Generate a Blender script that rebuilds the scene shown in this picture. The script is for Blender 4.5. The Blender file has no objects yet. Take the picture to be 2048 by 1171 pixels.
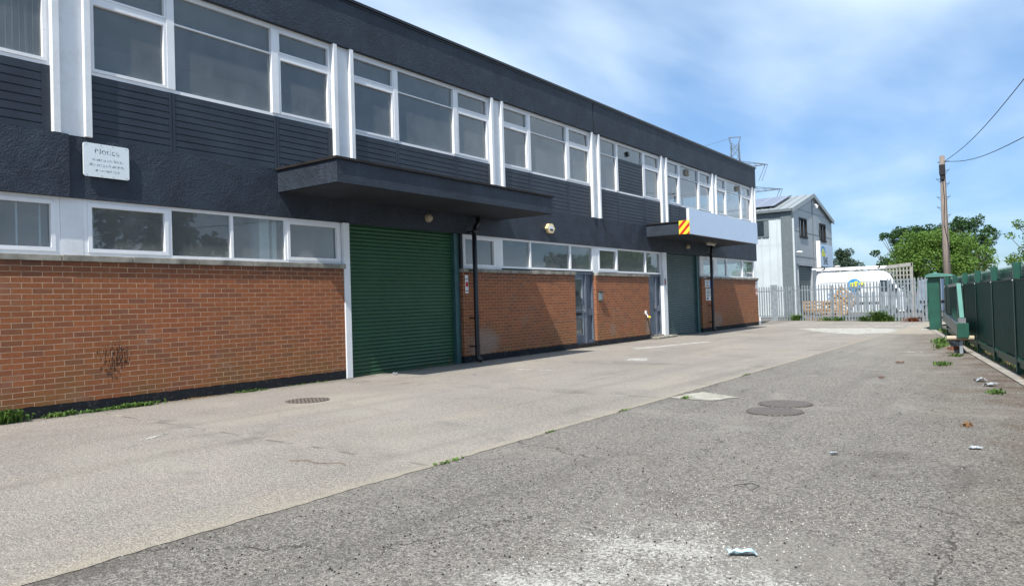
import bpy, bmesh, math, random
from mathutils import Vector, Matrix, noise
random.seed(7)
C = bpy.context.scene.collection
PI = math.pi
# ------------------------------------------------------------------ camera
cam = bpy.data.cameras.new('camera'); co = bpy.data.objects.new('camera', cam); C.objects.link(co)
r_ = Vector((0.80872887, 0.58740225, -0.03026892)); u_ = Vector((0.03344007, 0.00546065, 0.99942581)); f_ = Vector((-0.58723026, 0.8092767, 0.01522659))
m = Matrix(((r_.x, u_.x, -f_.x, 10.854), (r_.y, u_.y, -f_.y, 0.0), (r_.z, u_.z, -f_.z, 1.317), (0, 0, 0, 1)))
co.matrix_world = m
cam.sensor_width = 36; cam.lens = 1469.75 / 2048 * 36; cam.clip_end = 3000; cam.clip_start = 0.05
sc = bpy.context.scene; sc.camera = co
# ------------------------------------------------------------------ light
SUND = Vector((0.55, -2.5, 3.39)).normalized()
w = bpy.data.worlds.new('World'); sc.world = w; w.use_nodes = True
nt = w.node_tree; nt.nodes.clear()
def N(nt, t, **k):
    n = nt.nodes.new(t)
    for a, b in k.items():
        if a.startswith('i_'):
            n.inputs[int(a[2:]) if a[2:].isdigit() else a[2:].replace('_', ' ')].default_value = b
        else: setattr(n, a, b)
    return n
sky = N(nt, 'ShaderNodeTexSky', sky_type='NISHITA', sun_disc=False, sun_elevation=math.asin(SUND.z), sun_rotation=math.atan2(SUND.x, SUND.y),
        air_density=1.0, dust_density=0.6, ozone_density=2.2, altitude=20)
tc = N(nt, 'ShaderNodeTexCoord'); sep = N(nt, 'ShaderNodeSeparateXYZ'); nt.links.new(tc.outputs['Generated'], sep.inputs[0])
ma = N(nt, 'ShaderNodeMath', operation='MAXIMUM', i_1=0.0); nt.links.new(sep.outputs[2], ma.inputs[0])
mb = N(nt, 'ShaderNodeMath', operation='ADD', i_1=0.22); nt.links.new(ma.outputs[0], mb.inputs[0])
dx = N(nt, 'ShaderNodeMath', operation='DIVIDE'); dy = N(nt, 'ShaderNodeMath', operation='DIVIDE')
nt.links.new(sep.outputs[0], dx.inputs[0]); nt.links.new(mb.outputs[0], dx.inputs[1]); nt.links.new(sep.outputs[1], dy.inputs[0]); nt.links.new(mb.outputs[0], dy.inputs[1])
cx = N(nt, 'ShaderNodeCombineXYZ'); nt.links.new(dx.outputs[0], cx.inputs[0]); nt.links.new(dy.outputs[0], cx.inputs[1])
mp = N(nt, 'ShaderNodeMapping'); mp.inputs['Scale'].default_value = (0.75, 0.42, 1); mp.inputs['Rotation'].default_value = (0, 0, -0.5); mp.inputs['Location'].default_value = (0.72, 1.83, 3.1)
nt.links.new(cx.outputs[0], mp.inputs[0])
n1 = N(nt, 'ShaderNodeTexNoise', i_Scale=1.1, i_Detail=5.0, i_Roughness=0.5, i_Distortion=0.6); nt.links.new(mp.outputs[0], n1.inputs['Vector'])
n2 = N(nt, 'ShaderNodeTexNoise', i_Scale=3.2, i_Detail=5.0, i_Roughness=0.5, i_Distortion=0.3); nt.links.new(mp.outputs[0], n2.inputs['Vector'])
mx = N(nt, 'ShaderNodeMath', operation='MULTIPLY_ADD', i_1=0.28); nt.links.new(n2.outputs[0], mx.inputs[0]); nt.links.new(n1.outputs[0], mx.inputs[2])
mr = N(nt, 'ShaderNodeMapRange', interpolation_type='SMOOTHSTEP'); mr.inputs['From Min'].default_value = 0.50; mr.inputs['From Max'].default_value = 0.80; mr.inputs['To Max'].default_value = 0.88
mr.inputs['To Min'].default_value = 0.05
nt.links.new(mx.outputs[0], mr.inputs[0])
tint = N(nt, 'ShaderNodeMix', data_type='RGBA', blend_type='MULTIPLY'); tint.inputs[0].default_value = 1.0; tint.inputs[7].default_value = (0.98, 1.06, 1.12, 1)
nt.links.new(sky.outputs[0], tint.inputs[6])
hz = N(nt, 'ShaderNodeMapRange', interpolation_type='SMOOTHSTEP'); hz.inputs[1].default_value = 0.0; hz.inputs[2].default_value = 0.45; nt.links.new(sep.outputs[2], hz.inputs[0])
hcol = N(nt, 'ShaderNodeMix', data_type='RGBA'); nt.links.new(hz.outputs[0], hcol.inputs[0]); hcol.inputs[6].default_value = (0.48, 0.67, 0.93, 1); hcol.inputs[7].default_value = (0.95, 1.17, 1.28, 1)
nt.links.new(hcol.outputs[2], tint.inputs[7])
mixc = N(nt, 'ShaderNodeMix', data_type='RGBA'); nt.links.new(mr.outputs[0], mixc.inputs[0]); nt.links.new(tint.outputs[2], mixc.inputs[6]); mixc.inputs[7].default_value = (6.5, 7.8, 9.1, 1)
SKYS = 0.105
bg = N(nt, 'ShaderNodeBackground'); bg.inputs[1].default_value = SKYS; nt.links.new(mixc.outputs[2], bg.inputs[0])
wo = N(nt, 'ShaderNodeOutputWorld'); nt.links.new(bg.outputs[0], wo.inputs[0])
sun = bpy.data.lights.new('sun', 'SUN'); so = bpy.data.objects.new('sun', sun); C.objects.link(so)
sun.energy = 5.0; sun.angle = math.radians(0.5); sun.color = (1.0, 0.95, 0.87)
so.rotation_euler = SUND.to_track_quat('Z', 'Y').to_euler(); so.location = (20, -40, 60)
vs = sc.view_settings; vs.view_transform = 'Standard'; vs.look = 'None'; vs.gamma = 1; vs.exposure = 0.45
# ------------------------------------------------------------------ material helpers
class G:
    def __init__(s, name, rough=0.8, spec=0.3, metal=0.0):
        s.m = bpy.data.materials.new(name); s.m.use_nodes = True; s.t = s.m.node_tree
        s.b = s.t.nodes['Principled BSDF']; s.out = s.t.nodes['Material Output']
        s.b.inputs['Roughness'].default_value = rough; s.b.inputs['Specular IOR Level'].default_value = spec; s.b.inputs['Metallic'].default_value = metal
        s.pos = s.n('ShaderNodeNewGeometry').outputs['Position']
    def n(s, t, **k): return N(s.t, t, **k)
    def l(s, a, b): s.t.links.new(a, b)
    def noise(s, scale, detail=4, rough=0.55, vec=None, dist=0.0, out=0):
        n = s.n('ShaderNodeTexNoise', i_Scale=scale, i_Detail=float(detail), i_Roughness=rough, i_Distortion=dist)
        s.l(vec or s.pos, n.inputs['Vector']); return n.outputs[out]
    def vor(s, scale, out='Distance', vec=None, feature='F1'):
        n = s.n('ShaderNodeTexVoronoi', i_Scale=scale, feature=feature); s.l(vec or s.pos, n.inputs['Vector']); return n.outputs[out]
    def mapr(s, v, a, b, c=0.0, d=1.0, smooth=False):
        n = s.n('ShaderNodeMapRange'); n.inputs[1].default_value = a; n.inputs[2].default_value = b; n.inputs[3].default_value = c; n.inputs[4].default_value = d
        if smooth: n.interpolation_type = 'SMOOTHSTEP'
        s.l(v, n.inputs[0]); return n.outputs[0]
    def math(s, op, a, b=None, c=None):
        n = s.n('ShaderNodeMath', operation=op)
        for i, v in enumerate((a, b, c)):
            if v is None: continue
            if isinstance(v, (int, float)): n.inputs[i].default_value = v
            else: s.l(v, n.inputs[i])
        return n.outputs[0]
    def mix(s, f, a, b, mode='MIX'):
        n = s.n('ShaderNodeMix', data_type='RGBA', blend_type=mode)
        for i, v in ((0, f), (6, a), (7, b)):
            if isinstance(v, (int, float)): n.inputs[i].default_value = v
            elif isinstance(v, tuple): n.inputs[i].default_value = v if len(v) == 4 else v + (1,)
            else: s.l(v, n.inputs[i])
        return n.outputs[2]
    def sep(s, v=None):
        n = s.n('ShaderNodeSeparateXYZ'); s.l(v or s.pos, n.inputs[0]); return n.outputs
    def comb(s, x=0., y=0., z=0.):
        n = s.n('ShaderNodeCombineXYZ')
        for i, v in enumerate((x, y, z)):
            if isinstance(v, (int, float)): n.inputs[i].default_value = v
            else: s.l(v, n.inputs[i])
        return n.outputs[0]
    def scalev(s, sc_, v=None):
        n = s.n('ShaderNodeMapping'); n.inputs['Scale'].default_value = sc_; s.l(v or s.pos, n.inputs[0]); return n.outputs[0]
    def col(s, c):
        if isinstance(c, tuple): s.b.inputs[0].default_value = c if len(c) == 4 else c + (1,)
        else: s.l(c, s.b.inputs[0])
    def bump(s, h, dist=0.01, strength=1.0, prev=None):
        n = s.n('ShaderNodeBump'); n.inputs['Distance'].default_value = dist; n.inputs['Strength'].default_value = strength
        s.l(h, n.inputs['Height'])
        if prev is not None: s.l(prev, n.inputs['Normal'])
        s.l(n.outputs[0], s.b.inputs['Normal']); return n.outputs[0]
def simple(name, c, rough=0.6, spec=0.3, metal=0.0, var=0.12, scale=6.0, bump=0.0, bscale=60.0):
    g = G(name, rough, spec, metal)
    v = g.noise(scale, 5)
    lo = tuple(x * (1 - var) for x in c); hi = tuple(min(1, x * (1 + var)) for x in c)
    g.col(g.mix(g.mapr(v, 0.3, 0.7), lo, hi))
    if bump: g.bump(g.noise(bscale, 4), bump)
    return g.m
M = {}
def mat_slate(name, base, rc=1.0):
    g = G(name, 0.62, 0.35)
    lo = tuple(x * 0.72 for x in base); hi = tuple(x * 1.3 for x in base)
    c = g.mix(g.mapr(g.noise(1.6, 6, 0.6), 0.35, 0.7), lo, hi)
    fine = g.noise(55, 3, 0.6)
    c = g.mix(g.mapr(fine, 0.62, 0.75), c, tuple(x * 1.9 for x in base))
    st = g.noise(1.0, 6, 0.65, vec=g.scalev((3, 6.0, 0.7)))          # rain streaks
    c = g.mix(g.mapr(st, 0.58, 0.75, 0, 0.45), c, tuple(x * 2.0 for x in base))
    chip = g.noise(9, 2, 0.4); c = g.mix(g.mapr(chip, 0.83, 0.84, 0, 0.8), c, (0.35, 0.36, 0.36))
    g.col(c)
    h = g.math('ADD', g.noise(45, 3, 0.6), g.math('MULTIPLY', g.vor(38), -0.8))
    nb = g.bump(h, 0.008 * rc, 0.85)
    big = g.mapr(g.noise(3.4, 5, 0.6, dist=1.5), 0.5, 0.56)
    g.bump(big, 0.0045 * rc, 0.7, prev=nb)
    return g.m
M['slate'] = mat_slate('slate_roughcast', (0.026, 0.036, 0.052))
M['slate_smooth'] = mat_slate('slate_soffit', (0.022, 0.027, 0.036), 0.4)
def mat_board():
    g = G('painted_board', 0.5, 0.4); b = (0.024, 0.033, 0.047)
    c = g.mix(g.mapr(g.noise(1.3, 5), 0.35, 0.7), tuple(x * .75 for x in b), tuple(x * 1.3 for x in b))
    gr = g.noise(1.0, 5, 0.7, vec=g.scalev((20, 2, 60))); c = g.mix(g.mapr(gr, 0.55, 0.8, 0, 0.5), c, tuple(x * 1.8 for x in b))
    sp = g.noise(13, 2); c = g.mix(g.mapr(sp, 0.8, 0.82), c, (0.3, 0.3, 0.3))
    g.col(c); g.bump(gr, 0.003); return g.m
M['board'] = mat_board()
def mat_white(name, base=(0.72, 0.74, 0.76), dirt=(0.34, 0.32, 0.28), amt=0.5):
    g = G(name, 0.42, 0.4)
    d = g.noise(2.2, 7, 0.68); d2 = g.noise(1.0, 5, 0.6, vec=g.scalev((14, 14, 1.6)))
    k = g.math('MULTIPLY', g.mapr(d, 0.45, 0.8, 0, amt), g.mapr(d2, 0.3, 0.7, 0.3, 1))
    c = g.mix(k, base, dirt); c = g.mix(g.mapr(g.noise(16, 3), 0.72, 0.76, 0, 0.6), c, dirt)
    g.col(c); g.bump(g.noise(30, 4), 0.0015); return g.m
M['white'] = mat_white('white_paint')
M['upvc'] = mat_white('white_window_frame', (0.78, 0.79, 0.81), (0.45, 0.44, 0.42), 0.35)
M['paleblue'] = mat_white('pale_blue_render', (0.54, 0.66, 0.82), (0.42, 0.52, 0.66), 0.5)
def mat_brick(name, tint=1.0):
    g = G(name, 0.85, 0.2)
    s = g.sep(); nrm = g.n('ShaderNodeNewGeometry').outputs['Normal']; ns = g.sep(nrm)
    isx = g.math('GREATER_THAN', g.math('ABSOLUTE', ns[0]), 0.5)
    hcoord = g.math('ADD', g.math('MULTIPLY', s[1], isx), g.math('MULTIPLY', s[0], g.math('SUBTRACT', 1.0, isx)))
    # wobble keeps joints from being ruler straight
    wz = g.math('MULTIPLY_ADD', g.noise(2.2, 3), 0.010, s[2])
    v = g.comb(hcoord, g.math('ADD', wz, 0.004), 0.0)
    b = g.n('ShaderNodeTexBrick', offset=0.5, squash=1.0)
    g.l(v, b.inputs['Vector']); b.inputs['Scale'].default_value = 1.0; b.inputs['Mortar Size'].default_value = 0.0055; b.inputs['Mortar Smooth'].default_value = 0.25
    b.inputs['Bias'].default_value = -0.1; b.inputs['Brick Width'].default_value = 0.25; b.inputs['Row Height'].default_value = 0.075
    b.inputs['Color1'].default_value = (0.0, 0.0, 0.0, 1); b.inputs['Color2'].default_value = (1, 1, 1, 1); b.inputs['Mortar'].default_value = (0.5, 0.5, 0.5, 1)
    rnd = b.outputs['Color']; ramp = g.n('ShaderNodeValToRGB'); g.l(rnd, ramp.inputs[0])
    e = ramp.color_ramp.elements; e[0].position = 0.0; e[0].color = (0.225, 0.088, 0.050, 1); e[1].position = 1.0; e[1].color = (0.36, 0.135, 0.058, 1)
    for p, c in ((0.035, (0.25, 0.090, 0.045, 1)), (0.25, (0.285, 0.094, 0.041, 1)), (0.75, (0.345, 0.115, 0.046, 1))):
        q = e.new(p); q.color = c
    c = ramp.outputs[0]
    c = g.mix(g.mapr(g.noise(0.9, 4), 0.35, 0.7, 0, 0.45), c, (0.235, 0.100, 0.04))
    c = g.mix(g.mapr(g.noise(30, 5, 0.75), 0.42, 0.72, 0, 0.55), c, (0.14, 0.055, 0.035)); c = g.mix(g.mapr(g.noise(60, 3, 0.7), 0.62, 0.75, 0, 0.5), c, (0.45, 0.22, 0.13))
    # green growth low down, grey efflorescence patches
    lowz = g.mapr(s[2], 0.15, 1.1, 1, 0)
    c = g.mix(g.math('MULTIPLY', g.math('MULTIPLY', lowz, 0.6), g.mapr(g.noise(1.4, 4), 0.4, 0.62)), c, (0.17, 0.105, 0.035))
    eff = g.math('MULTIPLY', g.mapr(g.noise(1.7, 6, 0.65, dist=0.6), 0.56, 0.72, 0, 0.5), g.mapr(s[2], 0.1, 2.2, 1, 0.35))
    c = g.mix(eff, c, (0.27, 0.19, 0.15))
    for py_, pz_, ry_, rz_, st_ in ((13.7, 0.42, 0.75, 0.42, .75), (29.0, 0.42, 0.8, 0.4, .65), (22.62, 0.45, 0.22, 0.42, .85), (20.1, 0.45, 0.3, 0.25, .4)):
        dd_ = g.math('ADD', g.math('POWER', g.math('DIVIDE', g.math('SUBTRACT', s[1], py_), ry_), 2.0), g.math('POWER', g.math('DIVIDE', g.math('SUBTRACT', s[2], pz_), rz_), 2.0))
        c = g.mix(g.mapr(g.math('ADD', dd_, g.math('MULTIPLY', g.noise(3.5, 6, 0.75), 2.0)), 1.2, 1.9, st_, 0), c, (0.26, 0.20, 0.165))
    # weather stain plus painted sill shadow on the courses below the coping
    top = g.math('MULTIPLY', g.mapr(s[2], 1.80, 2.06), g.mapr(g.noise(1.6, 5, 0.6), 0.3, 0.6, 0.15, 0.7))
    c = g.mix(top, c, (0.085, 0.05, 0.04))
    mort = g.mix(g.mapr(g.noise(6, 4), 0.35, 0.7), (0.52, 0.35, 0.235), (0.34, 0.225, 0.155))
    c = g.mix(b.outputs['Fac'], c, mort)
    # black bitumen splash (a real mark on the wall)
    sp = g.math('ADD', g.math('POWER', g.math('DIVIDE', g.math('SUBTRACT', s[1], 5.17), 0.21), 2.0), g.math('POWER', g.math('DIVIDE', g.math('SUBTRACT', s[2], 0.70), 0.26), 2.0))
    spn = g.noise(1.0, 3, 0.7, vec=g.scalev((1, 60, 13)), dist=0.4); spc = g.noise(9, 3)
    spl = g.math('GREATER_THAN', g.math('SUBTRACT', g.math('ADD', spn, g.math('MULTIPLY', spc, 0.35)), g.math('MULTIPLY', sp, 0.105)), 0.655)
    spl = g.math('MULTIPLY', spl, g.math('LESS_THAN', s[1], 7.0))
    c = g.mix(g.math('MULTIPLY', spl, 0.88), c, (0.02, 0.016, 0.014))
    # black painted plinth
    edge = g.math('MULTIPLY_ADD', g.noise(7, 3), 0.03, 0.145)
    pl = g.math('LESS_THAN', s[2], edge)
    plc = g.mix(g.mapr(g.noise(12, 5, 0.7), 0.55, 0.72), (0.016, 0.018, 0.022), (0.07, 0.068, 0.066))
    c = g.mix(pl, c, plc)
    g.col(c)
    h = g.math('ADD', g.math('MULTIPLY', b.outputs['Fac'], -1.0), g.math('MULTIPLY', g.noise(45, 5, 0.7), 0.6))
    g.bump(h, 0.009, 1.0); return g.m
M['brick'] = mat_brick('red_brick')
def mat_glass(name='window_glass', tint=(0.80, 0.86, 0.87)):
    g = G(name); g.t.nodes.remove(g.b)
    fr = g.n('ShaderNodeFresnel', i_IOR=1.52)
    k = g.math('MULTIPLY', fr.outputs[0], 1.55)
    geo = g.n('ShaderNodeNewGeometry'); k = g.math('MULTIPLY', k, g.math('SUBTRACT', 1.0, geo.outputs['Backfacing']))
    k = g.math('MINIMUM', k, 0.95)
    tr = g.n('ShaderNodeBsdfTransparent'); tr.inputs[0].default_value = tint + (1,)
    gl = g.n('ShaderNodeBsdfGlossy'); gl.inputs['Roughness'].default_value = 0.0; gl.inputs[0].default_value = (0.95, 0.97, 1, 1)
    bp = g.n('ShaderNodeBump'); bp.inputs['Distance'].default_value = 0.0012; g.l(g.noise(1.1, 2), bp.inputs['Height']); g.l(bp.outputs[0], gl.inputs['Normal'])
    df = g.n('ShaderNodeBsdfDiffuse'); df.inputs[0].default_value = (0.50, 0.50, 0.49, 1)
    dust_lift = g.mapr(g.noise(1.5, 6, 0.65), 0.3, 0.8, 0.09, 0.21)  # dusty film thickened to brighten the panes in place of light indoors
    m0 = g.n('ShaderNodeMixShader'); g.l(dust_lift, m0.inputs[0]); g.l(tr.outputs[0], m0.inputs[1]); g.l(df.outputs[0], m0.inputs[2])
    mx = g.n('ShaderNodeMixShader'); g.l(k, mx.inputs[0]); g.l(m0.outputs[0], mx.inputs[1]); g.l(gl.outputs[0], mx.inputs[2])
    g.l(mx.outputs[0], g.out.inputs[0]); return g.m
M['glass'] = mat_glass()
M['inside'] = simple('interior_plaster', (0.72, 0.73, 0.72), 0.9, 0.1, var=0.05, scale=1.0)
M['carpet'] = simple('interior_floor', (0.20, 0.20, 0.21), 0.95, 0.1)
M['blind'] = simple('blind_fabric', (0.55, 0.50, 0.44), 0.9, 0.1)
M['sill'] = simple('concrete_coping', (0.25, 0.235, 0.20), 0.9, 0.2, var=0.45, scale=4.0, bump=0.006)
M['bitumen'] = simple('bitumen_trim', (0.022, 0.019, 0.019), 0.7, 0.25, var=0.35, scale=3)
M['black'] = simple('black_plastic', (0.010, 0.010, 0.012), 0.32, 0.5)
M['roof'] = simple('roof_felt', (0.10, 0.10, 0.10), 0.9)
def mat_shutter(name, base, dirt):
    g = G(name, 0.42, 0.4); s = g.sep()
    c = g.mix(g.mapr(g.noise(1.4, 5), 0.3, 0.7), tuple(x * .82 for x in base), tuple(x * 1.15 for x in base))
    st = g.noise(1, 6, 0.7, vec=g.scalev((1, 9, 0.8))); c = g.mix(g.mapr(st, 0.52, 0.8, 0, 0.4), c, dirt)
    c = g.mix(g.math('MULTIPLY', g.mapr(s[2], 0.0, 0.45, 0.5, 0), g.mapr(g.noise(5, 5), 0.4, 0.7)), c, dirt)
    rust = g.math('MULTIPLY', g.mapr(s[2], 0.0, 0.35, 1, 0), g.mapr(g.noise(6, 6, 0.75), 0.55, 0.66)); c = g.mix(g.math('MULTIPLY', rust, 0.7), c, (0.13, 0.07, 0.04)); c = g.mix(g.mapr(g.noise(1, 4, 0.7, vec=g.scalev((1, 5, 30))), 0.68, 0.74, 0, 0.5), c, dirt)
    g.bump(g.noise(2.6, 3), 0.012); g.col(c); return g.m
M['green'] = mat_shutter('green_shutter', (0.021, 0.084, 0.038), (0.06, 0.09, 0.065))
M['teal'] = mat_shutter('grey_green_shutter', (0.052, 0.098, 0.098), (0.12, 0.15, 0.15))
M['guide'] = simple('teal_guide', (0.03, 0.085, 0.09), 0.5, 0.4, var=0.25, scale=4)
M['door'] = simple('grey_door_paint', (0.105, 0.128, 0.165), 0.45, 0.4, var=0.15, scale=3)
M['metal'] = simple('bare_metal', (0.5, 0.5, 0.5), 0.35, 0.5, 0.9)
M['cream'] = simple('cream_plastic', (0.40, 0.34, 0.25), 0.5, 0.4, var=0.1)
M['yellowbox'] = simple('yellow_cream_plastic', (0.80, 0.62, 0.33), 0.5, 0.4, var=0.08)  # yellower, paler cream than the lamp plastic
M['signwhite'] = mat_white('sign_face', (0.72, 0.78, 0.80), (0.5, 0.52, 0.5), 0.3)
def flat(name, c, rough=0.5): return simple(name, c, rough, 0.3, var=0.05, scale=10)
M['yellow'] = flat('reflective_yellow', (0.90, 0.68, 0.05)); M['red'] = flat('reflective_red', (0.50, 0.02, 0.02)); M['blue'] = flat('sign_blue', (0.02, 0.10, 0.42)); M['ink'] = flat('black_ink', (0.02, 0.02, 0.022))
M['skyblue'] = flat('logo_blue', (0.04, 0.25, 0.55)); M['lime'] = flat('logo_lime', (0.62, 0.66, 0.06)); M['paper'] = flat('paper_white', (0.75, 0.76, 0.76))
def mat_faded():
    g = G('faded_lettering', 0.7, 0.2); k = g.mapr(g.noise(22, 4, 0.6), 0.47, 0.56); g.col(g.mix(k, (0.60, 0.65, 0.67), (0.04, 0.045, 0.055))); return g.m
M['faded'] = mat_faded()
# ground
def mat_concrete():
    g = G('yard_concrete', 0.93, 0.15); s = g.sep()
    big = g.noise(0.45, 6, 0.6, dist=0.5); mid = g.noise(2.3, 6, 0.65); fine = g.noise(120, 3, 0.7)
    c = g.mix(g.mapr(big, 0.34, 0.66), (0.212, 0.196, 0.182), (0.345, 0.318, 0.292))
    c = g.mix(g.mapr(mid, 0.4, 0.75, 0, 0.5), c, (0.270, 0.222, 0.197))
    tr = g.noise(1.0, 5, 0.6, vec=g.scalev((1.3, 0.16, 1))); c = g.mix(g.mapr(tr, 0.5, 0.72, 0, 0.55), c, (0.215, 0.19, 0.165))
    c = g.mix(g.mapr(g.noise(0.8, 5, 0.6, vec=g.scalev((1.0, 0.3, 1))), 0.52, 0.70, 0, 0.6), c, (0.40, 0.35, 0.265))
    # worn surface: exposed stones of differing grey
    vc = g.sep(g.vor(150, 'Color'))[0]; c = g.mix(g.mapr(vc, 0.0, 1.0, 0, 0.42), c, g.mix(g.mapr(vc, 0.35, 0.75), (0.075, 0.07, 0.065), (0.43, 0.40, 0.36)))
    vc2 = g.sep(g.vor(90, 'Color'))[1]; c = g.mix(g.mapr(vc2, 0.80, 0.98, 0, 0.4), c, (0.095, 0.085, 0.075))
    c = g.mix(g.mapr(fine, 0.3, 0.7, 0, 0.42), (0.08, 0.07, 0.06), c, 'MIX') if False else g.mix(g.mapr(fine, 0.56, 0.72, 0, 0.55), c, (0.07, 0.06, 0.055))
    c = g.mix(g.mapr(g.noise(26, 4, 0.7), 0.68, 0.76, 0, 0.7), c, (0.44, 0.42, 0.37))
    gr_ = g.noise(70, 6, 0.85); gm_ = g.noise(24, 6, 0.85)
    c = g.mix(g.mapr(gr_, 0.50, 0.575, 0, 0.72), c, (0.095, 0.085, 0.075)); c = g.mix(g.mapr(gr_, 0.485, 0.41, 0, 0.75), c, (0.55, 0.51, 0.45))
    c = g.mix(g.mapr(gm_, 0.51, 0.60, 0, 0.5), c, (0.13, 0.117, 0.10)); c = g.mix(g.mapr(gm_, 0.48, 0.40, 0, 0.45), c, (0.47, 0.43, 0.37))
    # transverse construction joints and damp trails
    for y0, sl in ((4.86, -0.05), (9.3, -0.02), (13.9, 0.0), (18.5, 0.0), (23.1, 0.0), (27.8, 0.0), (32, 0.0)):
        d = g.math('ABSOLUTE', g.math('SUBTRACT', g.math('SUBTRACT', s[1], g.math('MULTIPLY', s[0], sl)), g.math('MULTIPLY_ADD', g.noise(1.5, 4), 0.10, y0 - 0.05)))
        jn = g.noise(3.0, 4, 0.6); c = g.mix(g.math('MULTIPLY', g.mapr(d, 0.014, 0.03, 0.6, 0), g.mapr(jn, 0.5, 0.42)), c, (0.07, 0.06, 0.05)); c = g.mix(g.math('MULTIPLY', g.mapr(d, 0.02, 0.06, 0.32, 0), g.mapr(jn, 0.5, 0.62)), c, (0.42, 0.39, 0.33))
        c = g.mix(g.math('MULTIPLY', g.mapr(d, 0.0, 0.45, 0.55, 0), g.mapr(g.noise(1.3, 5, 0.7), 0.48, 0.62)), c, (0.12, 0.115, 0.105))
    yel = g.mapr(g.noise(0.55, 6, 0.65, vec=g.scalev((1.0, 0.8, 1)), dist=0.8), 0.5, 0.68, 0, 0.5); c = g.mix(yel, c, g.mix(gr_, (0.22, 0.205, 0.17), (0.44, 0.41, 0.335)))
    drk = g.mapr(g.noise(0.9, 7, 0.72, dist=1.0), 0.54, 0.68, 0, 0.5); c = g.mix(drk, c, g.mix(gr_, (0.28, 0.26, 0.235), (0.08, 0.075, 0.07)))
    dl = g.math('ABSOLUTE', g.math('SUBTRACT', s[0], g.math('MULTIPLY_ADD', g.noise(1.2, 4), 0.08, 3.3)))
    c = g.mix(g.mapr(dl, 0.008, 0.02, 0.22, 0), c, (0.07, 0.06, 0.05))
    trk = g.mapr(g.noise(1.0, 4, 0.55, vec=g.scalev((2.0, 0.12, 1))), 0.54, 0.70, 0, 0.28); c = g.mix(trk, c, (0.13, 0.12, 0.11))
    ed = g.mapr(s[0], 0.05, 0.5, 0.7, 0); c = g.mix(g.math('MULTIPLY', ed, g.mapr(mid, 0.4, 0.6, 0.2, 1)), c, (0.085, 0.08, 0.06))
    el = g.mapr(g.math('MULTIPLY_ADD', mid, 0.12, s[0]), 6.62, 6.72, 0, 0.5); c = g.mix(el, c, (0.36, 0.32, 0.25))
    g.col(c)
    h = g.math('ADD', g.math('MULTIPLY', g.vor(85), 0.7), g.noise(60, 4, 0.7)); nb = g.bump(h, 0.011, 0.85)
    g.bump(g.mapr(mid, 0.3, 0.7), 0.012, 0.5, prev=nb); return g.m
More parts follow.
